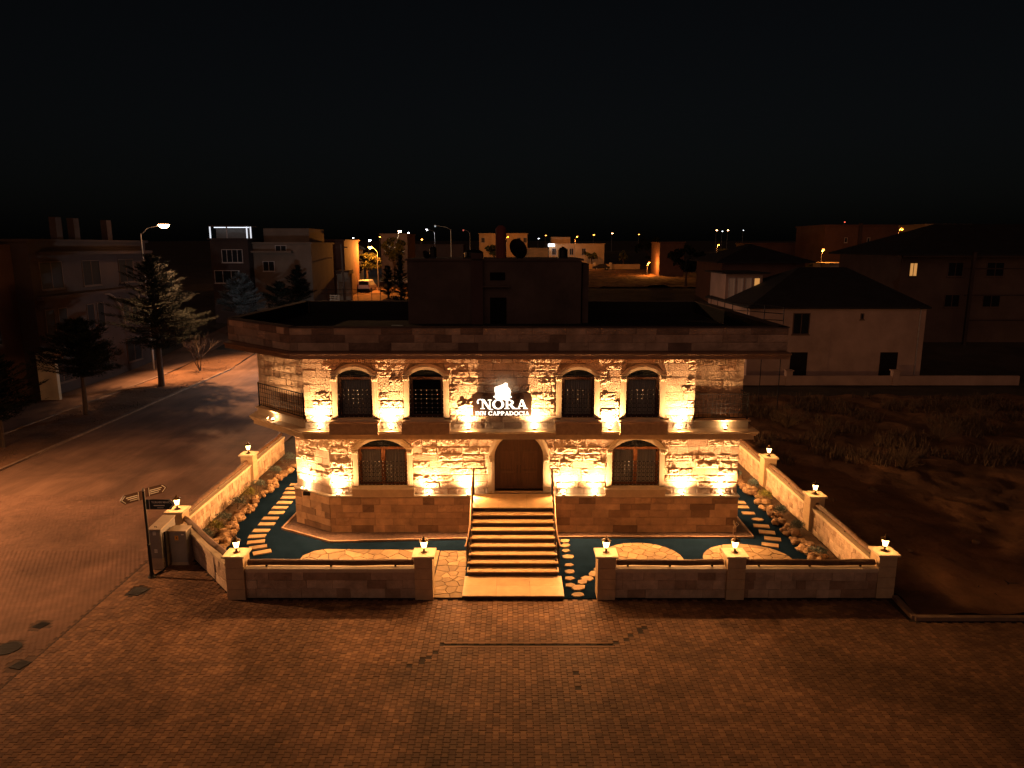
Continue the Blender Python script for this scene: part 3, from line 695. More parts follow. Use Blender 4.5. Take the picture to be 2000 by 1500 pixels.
# ------------------------------------------------------------------ entrance stairs with railings
stairs = thing('entrance_stairs', (0.02, 22.5, 0), 'straight flight of pale stone steps with dark risers up to the arched door', 'stairs')
SX0, SX1 = -1.48, 1.54; ZB = 0.13; RI = (1.59-ZB)/9; TR = 2.42/8.0; YB = 21.75
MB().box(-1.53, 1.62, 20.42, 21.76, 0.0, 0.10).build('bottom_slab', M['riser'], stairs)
for i in range(3):
    for j in range(2):
        MB().box(-1.55+i*1.06, -1.55+(i+1)*1.06-0.006, 20.40+j*0.68, 20.40+(j+1)*0.68-0.006, 0.10, ZB, R.random()).build('landing_tile', M['marble'], stairs)
for k in range(8):
    y0 = YB + k*TR; zt = ZB + (k+1)*RI
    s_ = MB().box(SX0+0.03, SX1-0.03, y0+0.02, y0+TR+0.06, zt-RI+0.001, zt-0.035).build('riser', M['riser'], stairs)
    MB().box(SX0, SX1, y0-0.015, y0+TR+0.02, zt-0.034, zt, 0.2+0.6*R.random()).build('tread', M['marble'], stairs)
y0 = YB + 8*TR
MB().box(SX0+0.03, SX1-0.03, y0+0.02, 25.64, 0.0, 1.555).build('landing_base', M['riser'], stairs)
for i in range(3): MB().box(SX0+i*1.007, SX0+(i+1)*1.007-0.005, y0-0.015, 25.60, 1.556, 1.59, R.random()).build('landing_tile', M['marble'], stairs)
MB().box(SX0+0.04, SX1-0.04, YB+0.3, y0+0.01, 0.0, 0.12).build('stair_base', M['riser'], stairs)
for s_, xs_ in ((-1, SX0+0.035), (1, SX1-0.095)):
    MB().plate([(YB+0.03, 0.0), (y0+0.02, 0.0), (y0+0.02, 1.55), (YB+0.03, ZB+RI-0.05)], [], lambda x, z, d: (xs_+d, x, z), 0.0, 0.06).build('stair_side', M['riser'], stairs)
def stair_rail(x, flare, label):
    t = thing('stair_railing', (x, 23.5, 0), label, 'railing', 'iron railings either side of the entrance stairs')
    top = [(x+flare*0.0, 25.55, 2.62), (x, 25.2, 2.60), (x, 24.75, 2.54), (x, 24.3, 2.42), (x, 23.9, 2.2)]
    for k in range(1, 8):
        top.append((x+flare*0.012*max(0, k-4)**2, 23.9-k*0.285, 2.2-k*0.157))
    MB().tube(top, 0.024, 8).build('handrail', M['bronze'], t)
    low = [(p[0], p[1], p[2]-0.82) for p in top]
    MB().tube(low, 0.012, 6).build('bottom_rail', M['iron'], t)
    def surf(y):
        if y > y0: return 1.59
        return ZB + (math.floor((y-YB)/TR)+1)*RI
    for k in range(0, len(top), 2):
        p = top[k]; MB().tube([(p[0], p[1], surf(p[1])), p], 0.018, 6).build('post', M['iron'], t)
    b = MB()
    for k in range(len(top)-1):
        for f in (0.25, 0.5, 0.75):
            p = Vector(top[k]).lerp(Vector(top[k+1]), f); b.tube([p, p-Vector((0,0,0.82))], 0.008, 5)
            if f == 0.5:
                c = p-Vector((0,0,0.4)); b.tube([c+Vector((0, 0.055*math.cos(a*0.785), 0.09*math.sin(a*0.785))) for a in range(9)], 0.007, 5, cap=False)
    b.build('balusters', M['iron'], t, kind='stuff')
stair_rail(SX0+0.05, -1, 'curved iron railing on the left of the entrance stairs')
stair_rail(SX1-0.05, 1, 'curved iron railing on the right of the entrance stairs')

# balcony railings
def grid_rail(pts, z0, h, st_, label, posts=True):
    t = thing('balcony_railing', (*pts[0], z0), label, 'railing', 'iron balcony railings on the upper floor')
    for (xa, ya), (xb, yb) in zip(pts, pts[1:]):
        d = math.hypot(xb-xa, yb-ya); n = round(d/st_); nz_ = round((h-0.08)/st_)
        for z in (z0+0.07, z0+h): MB().bar((xa, ya, z), (xb, yb, z), 0.03, 0.03).build('rail', M['iron'], t)
        m = MB()
        for i in range(1, n):
            x, y = xa+(xb-xa)*i/n, ya+(yb-ya)*i/n; m.bar((x, y, z0+0.07), (x, y, z0+h), 0.014, 0.014)
        for j in range(1, nz_):
            z = z0+0.07+(h-0.07)*j/nz_; m.bar((xa, ya, z), (xb, yb, z), 0.014, 0.014)
        m.build('mesh_panel', M['iron'], t, kind='stuff')
    for (x, y) in pts: MB().box(x-0.022, x+0.022, y-0.022, y+0.022, z0, z0+h+0.05).build('post', M['iron'], t)
    return t
grid_rail([(-9.85, 27.05), (-7.50, 24.93)], 4.665, 0.92, 0.155, 'black iron grid railing on the left corner balcony')
grid_rail([(6.56, 24.90), (8.47, 24.90), (8.47, 26.6)], 4.665, 0.92, 0.155, 'black iron grid railing on the right balcony')
tt = thing('rail_finial', (8.47, 26.6, 5.6), 'curled iron finial at the far end of the right balcony railing', 'finial')
MB().tube([(8.47, 26.6, 5.6), (8.5, 26.6, 5.75), (8.62, 26.6, 5.72), (8.7, 26.6, 5.6)], 0.03, 6).build('scroll', M['iron'], tt)
t = thing('ceiling_speaker', (-10.3, 27.2, 6.8), 'small dark device hanging under the left corner of the eaves', 'fitting')
MB().lathe([(0.03, 0.18),(0.03, 0.1),(0.12, 0.08),(0.14, 0.0),(0.05, -0.04)], (-10.35, 27.3, 6.8), 12).build('housing', M['iron'], t)

# ------------------------------------------------------------------ lit name sign
sg = thing('name_sign', (-0.35, YU-0.2, 4.86), 'brown illuminated board reading NORA INN CAPPADOCIA under a glowing rock shaped emblem', 'sign')
YS = YU - 0.22
bx0, bx1, bz0, bz1 = -1.39, 0.69, 4.85, 5.70; rr = 0.13
out = [(bx0, bz0), (bx1, bz0)] + [(bx1-rr+rr*math.cos(a), bz1-rr+rr*math.sin(a)) for a in [i*math.pi/12 for i in range(7)]] + [(bx0+rr-rr*math.sin(a), bz1-rr+rr*math.cos(a)) for a in [i*math.pi/12 for i in range(7)]]
MB().plate(out, [], lambda x, z, d: (x, YS-d, z), 0.0, -0.07).build('board', M['board'], sg)
MB().box(-1.1, -1.0, YS+0.072, YU-0.01, 5.0, 5.5).box(0.3, 0.4, YS+0.072, YU-0.01, 5.0, 5.5).build('bracket', M['iron'], sg)
def seg_ring(cx, cz, rx, rz, ix, iz, a0, a1, n=18):
    ps = []
    for i in range(n):
        t0, t1 = a0+(a1-a0)*i/n, a0+(a1-a0)*(i+1)/n
        ps.append([(cx+rx*math.cos(t0), cz+rz*math.sin(t0)), (cx+rx*math.cos(t1), cz+rz*math.sin(t1)), (cx+ix*math.cos(t1), cz+iz*math.sin(t1)), (cx+ix*math.cos(t0), cz+iz*math.sin(t0))])
    return ps
def bx_(x0, x1, z0, z1): return [(x0, z0), (x1, z0), (x1, z1), (x0, z1)]
PI = math.pi
def serif(x, z, w_=0.34, h=0.07): return bx_(x-w_/2, x+w_/2, z, z+h)
GL = {
 'I': (0.42, [bx_(0.12,0.30,0,1), serif(0.21,0,0.38), serif(0.21,0.93,0.38)]),
 'N': (0.92, [bx_(0.13,0.22,0,1), bx_(0.70,0.79,0,1), [(0.13,1),(0.34,1),(0.79,0),(0.62,0)], serif(0.175,0), serif(0.12,0.93,0.26), serif(0.745,0.93,0.32)]),
 'O': (0.98, seg_ring(0.49,0.5,0.47,0.53,0.27,0.44,0,2*PI,28)),
 'C': (0.86, seg_ring(0.48,0.5,0.46,0.53,0.26,0.44,0.75,2*PI-0.75,24)+[bx_(0.72,0.82,0.66,1.0), [(0.70,0.1),(0.82,0.2),(0.80,0.26),(0.68,0.18)]]),
 'D': (0.95, [bx_(0.12,0.30,0,1), serif(0.2,0,0.36), serif(0.2,0.93,0.36)]+seg_ring(0.34,0.5,0.56,0.5,0.36,0.42,-PI/2,PI/2,16)),
 'P': (0.78, [bx_(0.12,0.30,0,1), serif(0.21,0,0.40), serif(0.18,0.93,0.3)]+seg_ring(0.36,0.71,0.38,0.29,0.18,0.21,-PI/2,PI/2,14)+[bx_(0.2,0.38,0.93,1),bx_(0.2,0.38,0.42,0.5)]),
 'R': (0.92, [bx_(0.12,0.30,0,1), serif(0.21,0,0.40), serif(0.18,0.93,0.3)]+seg_ring(0.36,0.71,0.38,0.29,0.18,0.21,-PI/2,PI/2,14)+[bx_(0.2,0.38,0.93,1),bx_(0.2,0.38,0.42,0.5), [(0.38,0.46),(0.56,0.5),(0.84,0.08),(0.64,0.0)], [(0.62,0.0),(1.0,0.0),(1.0,0.06),(0.78,0.1)]]),
 'A': (0.94, [[(0.40,1),(0.48,1),(0.24,0),(0.15,0)], [(0.40,1),(0.56,1),(0.86,0),(0.66,0)], bx_(0.25,0.70,0.28,0.36), serif(0.19,0,0.32), serif(0.76,0,0.36)]),
}
def letters(txt, x0, x1, z0, h, parent, hs_=None):
    tot = sum(GL[c][0] if c != ' ' else 0.4 for c in txt); k = (x1-x0)/tot; x = x0
    for i, c in enumerate(txt):
        if c == ' ': x += 0.4*k; continue
        wd, ps = GL[c]; m = MB()
        if c == 'N' and hs_:
            ps = ps[:3] + ps[5:] + [serif(0.175,0)] + seg_ring(-0.02, 0.78, 0.26, 0.30, 0.15, 0.22, 0.6, 4.0, 16) + [[(0.12,1),(0.2,0.93),(0.34,1.0),(0.15,1.08)], [(0.62,0.02),(0.79,0.02),(1.02,-0.08),(0.84,-0.12)]]
        for j, p in enumerate(ps):
            m.plate([(x+q[0]*k, z0+q[1]*h) for q in p], [], lambda X_, z, d: (X_, YS-d, z), 0.02, 0.045+0.0004*j)
        m.build('letter', M['signglow'], parent); x += wd*k
letters('NORA', -1.12, 0.56, 5.13, 0.33, sg, True)
letters('INN CAPPADOCIA', -1.31, 0.62, 4.90, 0.135, sg)
em = [(800,540),(832,540),(845,480),(822,400),(828,322),(1030,252),(1080,212),(1138,222),(1150,320),(1202,362),(1222,440),(1200,530),(1245,548),(1240,570),(1180,582),(1190,620),(880,632),(835,572),(800,562)]
ep = []
for (a, b) in em:
    u, v = 900+a/12.5, 730+b/12.5; xq, zq = at(u, v, YS); ep.append((xq, zq))
MB().plate(ep[::-1], [], lambda x, z, d: (x, YS-d, z), 0.03, 0.10).build('emblem', M['signglow'], sg)

# ------------------------------------------------------------------ wall uplights
UP = [(-6.60, YG, 1.50, 'ground floor uplight left of the left window, beside the corner'), (-3.16, YG, 1.50, 'ground floor uplight just right of the left window'),
 (-1.66, YG, 1.50, 'ground floor uplight beside the left stair railing'), (1.96, YG, 1.50, 'ground floor uplight just right of the stair railing'),
 (3.14, YG, 1.50, 'ground floor uplight just left of the right window'), (6.45, YG, 1.50, 'ground floor uplight second from the right end of the wall'),
 (7.93, YG, 1.50, 'ground floor uplight nearest the right corner of the wall'),
 (-6.90, YU, 4.345, 'upper uplight left of the leftmost arched window'), (-4.33, YU, 4.345, 'upper uplight between the two left windows'),
 (-1.56, YU, 4.345, 'upper uplight at the left edge of the name sign'), (0.80, YU, 4.345, 'upper uplight at the right edge of the name sign'),
 (3.50, YU, 4.345, 'upper uplight between the two right windows'), (5.99, YU, 4.345, 'upper uplight right of the rightmost arched window')]
def uplight(x, y, z, label, ang=0.0, power=1350.0, size=158, tilt=-14, added_fill=None, near=20, low=False):
    """ang turns the outward direction from -Y"""
    ox, oy = -math.sin(ang)*-1*0, -1
    out_ = Vector((math.sin(ang), -math.cos(ang), 0))
    t = thing('wall_uplight', (x, y, z), label, 'uplight', 'uplights along the foot of the inn walls')
    c = Vector((x, y, z)) + out_*0.15
    MB().lathe([(0.05,0),(0.055,0.01),(0.055,0.05),(0.05,0.06)], c, 12).build('housing', M['lanternmetal'], t)
    MB().lathe([(0.052,0.0603),(0.052,0.075),(0.03,0.085)], c, 12).build('lens', M['ledglow'], t)
    l = bpy.data.lights.new('uplight_beam', 'SPOT'); l.energy = power; l.color = (1.0, 0.54, 0.235); l.spot_size = rad(size); l.spot_blend = 1.0; l.shadow_soft_size = 0.03
    lo = bpy.data.objects.new('uplight_beam', l); col.objects.link(lo); lo.parent = t; lo.location = Vector((0, 0, 0.11)) + out_*0.275
    d = Vector((0,0,1))*math.cos(rad(tilt)) - out_*math.sin(rad(tilt)); lo.rotation_euler = (-d).to_track_quat('Z', 'Y').to_euler()
    if added_fill is None: added_fill = 720 if z > 3 else 780
    l = bpy.data.lights.new('uplight_near_glow', 'POINT'); l.energy = near; l.color = (1.0, 0.66, 0.36); l.shadow_soft_size = 0.04
    l3 = bpy.data.objects.new('uplight_near_glow', l); col.objects.link(l3); l3.parent = t; l3.location = Vector((0, 0, 0.14)) + out_*0.13
    l = bpy.data.lights.new('uplight_added_fill', 'SPOT'); l.energy = added_fill; l.color = (1.0, 0.47, 0.16); l.shadow_soft_size = 0.05; l.spot_size = rad(165); l.spot_blend = 0.5  # added spot that throws fill light over plaza and steps
    l2 = bpy.data.objects.new('uplight_added_fill', l); col.objects.link(l2); l2.parent = t; added_arm = 0.38
    l2.location = Vector((0, 0, 0.24)) + out_*(added_arm+0.03)
    b0 = Vector((x, y, z)); MB().tube([b0+out_*0.2+Vector((0,0,.03)), b0+out_*added_arm*.95+Vector((0,0,.06)), b0+out_*added_arm+Vector((0,0,.2))], 0.012, 6).build('arm', M['lanternmetal'], t)
    MB().tube([b0+out_*(added_arm-.05)+Vector((0,0,.2)), b0+out_*added_arm+Vector((0,0,.2))], 0.032, 8).build('added_head', M['lanternmetal'], t)  # arm and second head added to carry the outward fill light
    l2.rotation_euler = (-(out_ + Vector((0, 0, -0.35)))).to_track_quat('Z', 'Y').to_euler()
for (x, y, z, lb) in UP: uplight(x, y, z, lb)
for k, y in enumerate((28.2, 31.0, 34.0)):
    o_ = ('nearest', 'middle', 'farthest')[k]
    uplight(-8.45, y, 1.50, 'uplight on the left side wall of the inn, ' + o_, -PI/2, power=400, added_fill=850)
    uplight(8.56, y, 1.50, 'uplight on the right side wall of the inn, ' + o_, PI/2, power=400, added_fill=700)
def on(F, x, z): return F(x, z, 0)
ca = math.atan2(-(25.80-26.78), 1.57)
p = FGc(0.62, 1.5, 0); uplight(p[0], p[1], 1.50, 'ground floor uplight on the slanted left corner wall', -ca)
uplight(7.64, 24.82, 4.345, 'small uplight on the ledge under the right balcony railing', power=520, added_fill=60, near=10, tilt=-14)
uplight(-8.9, 26.1, 4.345, 'small uplight on the ledge under the left corner balcony', -0.72, power=520, added_fill=60, near=10, tilt=-14)

# ------------------------------------------------------------------ garden walls
def garden_wall(label, pts, pillars, inner_stones, h=1.0, logs=True, outer=True, capz=1.46, zmat='tuff', ch=0.2, l0=0.16, l1=0.34, side=1):
    """pts: polyline a->b (one straight run); pillars: list of positions on it; outward is right-hand of a->b"""
    (xa, ya), (xb, yb) = pts; F, Ln = FL(pts[0], pts[1]); TH = 0.30
    t = thing('garden_wall', (xa, ya, 0), label, 'wall', 'low stone walls round the inn garden')
    wl = MB(); cop = MB()
    cuts = sorted(pillars); spans = []; pw_ = 0.27
    prev = 0.0
    for c in cuts:
        if c-pw_ > prev+0.1: spans.append((prev, c-pw_))
        prev = c+pw_
    if Ln > prev+0.1: spans.append((prev, Ln))
    body = MB()
    for a, b in spans: body.plate(rect(a, b, 0, h-0.06), [], F, -0.03, -TH+0.03)
    bo = body.build('wall_body', M['mortar'], t)
    for a, b in spans:
        MB().plate(rect(a+0.003, b-0.003, h-0.06, h), [], F, 0.05, -TH-0.05).build('coping', M['cutpale'], t)
        MB().plate(rect(a+0.003, b-0.003, h-0.13, h-0.061), [], F, 0.02, -TH-0.02).build('coping_band', M['cutpale'], t)
        if logs:
            P = [Vector(F(a+0.06+(b-a-0.12)*i/8, h+0.13+0.006*math.sin(i*2.1), -TH/2-0.02*math.sin(i))) for i in range(9)]
            lg = MB().tube(P, 0.095, 12, 0.5).build('log_rail', M['log'], t, smooth=False)
            for f in (0.12, 0.5, 0.88):
                q = Vector(F(a+(b-a)*f, h, -TH/2)); MB().box(q.x-0.03, q.x+0.03, q.y-0.03, q.y+0.03, h, h+0.05).build('log_bracket', M['iron'], t)
    stones = []
    FI = lambda x, z, d: F(x, z, -TH-d)
    for a, b in spans:
        if outer: stones += [(q, pr, rg, tt_, lambda x, z, d: F(x, z, -0.03+d)) for q, pr, rg, tt_ in courses(a, b, 0.0, h-0.135, 0.29, 0.3, 0.75, [], 0.5, ramp=0.025, darkp=0.2, rand=R)]
        if inner_stones: stones += [(q, pr, rg, tt_, lambda x, z, d: F(x, z, -TH+0.03-d)) for q, pr, rg, tt_ in courses(a, b, 0.0, h-0.135, ch, l0, l1, [], 0.75, ramp=0.035, darkp=0.12, rand=R)]
    stones.sort(key=lambda s_: -(s_[0][1]-s_[0][0])*(s_[0][5]-s_[0][4]))
    small = MB()
    for i, (q, pr, rg, tt_, Fx) in enumerate(stones):
        if i < 290:
            m = MB(); stone_mesh(m, q, Fx, pr, rg, tt_, nx=4, nz=3, seed=R.uniform(0, 50)); m.build('stone', M[zmat], bo)
        else: stone_mesh(small, q, Fx, pr, rg, tt_, nx=4, nz=3, seed=R.uniform(0, 50))
    small.build('small_wall_stones', M[zmat], bo, kind='stuff')
    for c in cuts:
        pi_ = MB().plate(rect(c-pw_+0.004, c+pw_-0.004, 0, capz-0.06), [], F, 0.11, -TH-0.11).build('pillar', M['plinth'], t)
        # dressed blocks standing proud on the pillar faces
        for (za, zb) in ((0.0, 0.34), (0.35, 0.69), (0.70, 1.04), (1.05, capz-0.065)):
            MB().plate(rect(c-pw_-0.008, c+pw_+0.008, za+0.004, zb-0.004), [], F, 0.122, -TH-0.122, R.random()).build('pillar_block', M['cut'], pi_)
        MB().plate(rect(c-0.345, c+0.345, capz-0.06, capz), [], F, 0.19, -TH-0.19).build('pillar_cap', M['cutpale'], pi_)
        q = F(c, capz, -TH/2); LN.append((q[0], q[1], capz))
    return t
LN = []
garden_wall('front garden wall left of the stairs, between its corner pillar and end pillar', [(-8.85, 20.50), (-2.46, 20.50)], [0.30, 6.12], False)
garden_wall('front garden wall right of the stairs with a middle pillar', [(2.62, 20.50), (11.35, 20.50)], [0.30, 4.30], True)
garden_wall('short slanted garden wall behind the grey cabinets', [(-12.05, 24.30), (-9.02, 20.86)], [], True, outer=True)
garden_wall('left side garden wall running back along the street', [(-12.25, 36.0), (-12.25, 24.2)], [4.6, 11.65], True, outer=False, ch=0.3, l0=0.14, l1=0.26)
garden_wall('right side garden wall beside the vacant lot', [(11.78, 20.45), (11.78, 36.0)], [0.32, 5.5, 10.5], True, outer=False, ch=0.2, l0=0.15, l1=0.3)

# lanterns on the pillars
LB = {0: 'lantern on the left front wall corner pillar', 1: 'lantern on the pillar just left of the stairs', 2: 'lantern on the pillar just right of the stairs',
      3: 'lantern on the middle pillar of the right front wall', 4: 'lantern on the second pillar along the left side wall', 5: 'lantern on the pillar above the grey cabinets',
      6: 'lantern on the right front corner pillar of the garden', 7: 'lantern on the middle pillar of the right side wall', 8: 'farthest lantern on the right side wall'}
def make_lantern():
    t = thing('pillar_lantern', (0,0,0), LB[0], 'lantern', 'glowing lanterns on the garden wall pillars')
    MB().lathe([(0.085,0),(0.085,0.012),(0.05,0.03),(0.028,0.05),(0.022,0.10),(0.035,0.125),(0.06,0.14),(0.064,0.15)], (0,0,0), 14).build('stem', M['lanternmetal'], t)
    MB().lathe([(0.06,0.152),(0.10,0.33)], (0,0,0), 6).build('glass', M['lampglow'], t)
    f = MB()
    for j in range(6):
        a = j*PI/3; f.tube([(0.06*math.cos(a), 0.06*math.sin(a), 0.15), (0.093*math.cos(a), 0.093*math.sin(a), 0.332)], 0.006, 4)
    f.build('cage', M['lanternmetal'], t)
    MB().lathe([(0.13,0.333),(0.135,0.345),(0.07,0.39),(0.045,0.40),(0.035,0.43),(0.012,0.445),(0.016,0.46),(0.003,0.49)], (0,0,0), 6).build('roof', M['lanternmetal'], t)
    l = bpy.data.lights.new('lantern_light', 'POINT'); l.energy = 62; l.color = (1.0, 0.45, 0.13); l.shadow_soft_size = 0.05
    lo = bpy.data.objects.new('lantern_light', l); col.objects.link(lo); lo.parent = t; lo.location = (0, 0, 0.26)
    return t
lan = make_lantern()
for i, (x, y, z) in enumerate(LN):
    o = lan if i == 0 else copy_tree(lan)
    o.location = (x, y, z); o['label'] = LB[i]; o.scale = (1.2, 1.2, 1.15)

# ------------------------------------------------------------------ garden floor
tf = MB().prism([(-11.9, 36), (-11.9, 24.0), (-8.7, 20.85), (-2.55, 20.85), (-2.55, 20.45), (2.68, 20.45), (2.68, 20.85), (11.4, 20.85), (11.4, 36)], -0.01, 0.012)
turf = tf.build('garden_turf', M['turf'], kind='structure')
def vor(region, seeds, inset=0.012):
    out = []
    for i, s_ in enumerate(seeds):
        poly = list(region)
        for j, q in enumerate(seeds):
            if i == j: continue
            mx_, my_ = (s_[0]+q[0])/2, (s_[1]+q[1])/2; nx_, ny_ = q[0]-s_[0], q[1]-s_[1]; ln = math.hypot(nx_, ny_); nx_ /= ln; ny_ /= ln
            np_ = []
            for k in range(len(poly)):
                a, b = poly[k], poly[(k+1) % len(poly)]
                da = (a[0]-mx_)*nx_+(a[1]-my_)*ny_+inset; db = (b[0]-mx_)*nx_+(b[1]-my_)*ny_+inset
                if da <= 0: np_.append(a)
                if da*db < 0: f = da/(da-db); np_.append((a[0]+(b[0]-a[0])*f, a[1]+(b[1]-a[1])*f))
            poly = np_
            if len(poly) < 3: break
        if len(poly) >= 3: out.append(poly)
    return out
def inside(p, poly):
    c = False; n_ = len(poly)
    for i in range(n_):
        a, b = poly[i], poly[(i+1) % n_]
        if (a[1] > p[1]) != (b[1] > p[1]) and p[0] < (b[0]-a[0])*(p[1]-a[1])/(b[1]-a[1])+a[0]: c = not c
    return c
def patio(name, region, n_, kindlabel=None):
    xs_ = [p[0] for p in region]; ys_ = [p[1] for p in region]; seeds = []
    tries = 0; md = math.sqrt((max(xs_)-min(xs_))*(max(ys_)-min(ys_))/n_)*0.62
    while len(seeds) < n_ and tries < 6000:
        tries += 1; p = (R.uniform(min(xs_), max(xs_)), R.uniform(min(ys_), max(ys_)))
        if inside(p, region) and all(math.hypot(p[0]-q[0], p[1]-q[1]) > md for q in seeds): seeds.append(p)
    base = MB().prism(region, 0.0, 0.022).build(name, M['gravel'], kind='structure')
    for pl_ in vor(region, seeds): MB().prism(pl_, 0.02, 0.048+R.uniform(0, .008), R.random()).build('flagstone', M['flag'], base)
def ell(cx, cy, rx, ry, n_=30): return [(cx+rx*math.cos(2*PI*i/n_), cy+ry*math.sin(2*PI*i/n_)) for i in range(n_)]
patio('round_patio', ell(4.55, 23.25, 1.45, 1.35), 52)
patio('round_patio', ell(8.25, 23.15, 1.55, 1.35), 40)
patio('garden_patio', [(-7.5, 21.4), (-2.6, 21.4), (-2.6, 23.95), (-6.7, 24.05), (-7.1, 23.9), (-7.4, 23.5)], 70)
patio('entrance_patio', [(-2.56, 20.46), (-1.56, 20.46), (-1.56, 23.9), (-2.56, 23.9)], 34)
# stepping stones
def step_slab(x, y, w_, d_, rot, t_, poly=None):
    c, s_ = math.cos(rot), math.sin(rot)
    P = poly or [(-w_/2,-d_/2),(w_/2,-d_/2),(w_/2,d_/2),(-w_/2,d_/2)]
    MB().prism([(x+p[0]*c-p[1]*s_, y+p[0]*s_+p[1]*c) for p in P], 0.0, 0.045, t_).build('stepping_stone', M['flag'], turf)
def gat(u, v):
    a = 750-v; s_, c = math.sin(PITCH), math.cos(PITCH); d = (u-1000, a*s_+FPX*c, a*c-FPX*s_); k = (0.04-CH)/d[2]; return d[0]*k, d[1]*k
for k, (u, v) in enumerate([(580,946),(572,954),(568,962),(564,971),(556,981),(547,991),(540,1001),(528,1012),(521,1023),(510,1036),(502,1047),(500,1058),(504,1068),(512,1078)]):
    x, y = gat(u, v); step_slab(x, y, 0.62, 0.30, (0, 0, 0, 0, 0, 0, 0, 0, 0, 0, 0.12, 0.25, 0.35, 0.45)[k], R.uniform(.4, 1))
for k, (u, v) in enumerate([(1444,981),(1450,990),(1462,1002),(1480,1014),(1487,1027),(1498,1039),(1509,1052),(1504,1064)]):
    x, y = gat(u, v); step_slab(x, y, 0.5+0.09*(k > 3), 0.32, -0.05*k, R.uniform(.4, 1), None if k != 3 else [(0.24*math.cos(a*PI/4), 0.15*math.sin(a*PI/4)) for a in range(8)])
for k, (u, v) in enumerate([(1103,1056),(1104,1065),(1105,1075),(1110,1087),(1112,1103),(1113,1116),(1112,1129),(1113,1142),(1130,1147),(1129,1161),(1137,1136),(1147,1129),(1160,1120),(1168,1111)]):
    x, y = gat(u, v); r_ = R.uniform(0.14, 0.19); nn = R.randint(5, 7); ph = R.random()*3
    step_slab(x, y, 0, 0, R.random(), R.uniform(.3, 1), [(r_*1.25*math.cos(ph+2*PI*i/nn)*R.uniform(.85, 1.1), r_*math.sin(ph+2*PI*i/nn)*R.uniform(.8, 1.1)) for i in range(nn)])
# gravel trench and its kerb round the plinth
MB().prism([(-8.75, 30), (-8.95, 26.0), (-6.75, 24.75), (-1.55, 25.05), (-1.55, 25.65), (-6.9, 25.65), (-8.5, 26.7), (-8.5, 30)], 0.013, 0.03).build('gravel_trench', M['gravel'], kind='structure')
MB().prism([(1.6, 25.17), (9.05, 25.17), (9.05, 30), (8.6, 30), (8.6, 25.65), (1.6, 25.65)], 0.013, 0.03).build('gravel_trench', M['gravel'], kind='structure')
kerb('trench_kerb', None, [(-8.72, 29.5), (-8.92, 25.98), (-6.72, 24.72), (-1.6, 25.02)], 0.08, 0.07, 1.0)
kerb('trench_kerb', None, [(1.62, 25.14), (9.08, 25.14), (9.08, 29.5)], 0.08, 0.07, 1.0)
t = thing('plant_tub_pipe', (8.55, 25.3, 0), 'thin looped hose hanging at the right corner of the plinth', 'hose')
MB().tube([(8.4, 25.42, 0.6), (8.42, 25.4, 0.45), (8.5, 25.38, 0.35), (8.58, 25.38, 0.45), (8.5, 25.38, 0.55), (8.40, 25.38, 0.35), (8.4, 25.4, 0.04)], 0.012, 6).build('hose', M['cutpale'], t)

# planting beds, rocks and shrubs
MB().prism([(-11.93, 36), (-11.93, 24.3), (-11.2, 23.6), (-10.75, 24.6), (-10.95, 27.5), (-10.9, 36)], 0.013, 0.07).build('planting_bed', M['soil'], kind='structure')
MB().prism([(10.55, 36), (10.65, 28), (10.55, 22.0), (11.4, 21.0), (11.4, 36)], 0.013, 0.07).build('planting_bed', M['soil'], kind='structure')
def rock_mesh(b, x, y, z, r, t_):
    n0 = len(b.v); sd = R.uniform(0, 99); nn, mm = 7, 4
    ax, ay, az = r*R.uniform(.8, 1.3), r*R.uniform(.8, 1.3), r*R.uniform(.6, .9)
    for j in range(mm+1):
        ph = PI*j/mm
        for i in range(nn):
            th = 2*PI*i/nn; d = Vector((math.sin(ph)*math.cos(th), math.sin(ph)*math.sin(th), math.cos(ph)))
            k = 1+0.35*noise.noise(d*1.6+Vector((sd, 0, 0)))
            b.v.append((x+d.x*ax*k, y+d.y*ay*k, z+az*0.6+d.z*az*k)); b.t.append(t_)
    for j in range(mm):
        for i in range(nn): b.f.append((n0+j*nn+i, n0+(j+1)*nn+i, n0+(j+1)*nn+(i+1) % nn, n0+j*nn+(i+1) % nn))
def rockery(label, path, n_, spread, y0_):
    t = thing('rock_border', (*path[0], 0), label, 'rock border')
    for i in range(n_):
        f = R.random()*(len(path)-1); k = min(int(f), len(path)-2); f -= k
        x = path[k][0]*(1-f)+path[k+1][0]*f + R.uniform(-spread, spread); y = path[k][1]*(1-f)+path[k+1][1]*f + R.uniform(-.1, .1)
        b = MB(); rock_mesh(b, x, y, 0.05, R.uniform(0.08, 0.19), R.random()); b.build('rock', M['rock'], t)
rockery('rough rock border along the bed below the left side wall', [(-10.55, 23.9), (-10.8, 25.2), (-10.95, 28), (-10.9, 34)], 120, 0.22, 0)
rockery('rough rock border along the bed below the right side wall', [(10.75, 21.6), (10.6, 24), (10.6, 28), (10.55, 33)], 130, 0.24, 0)
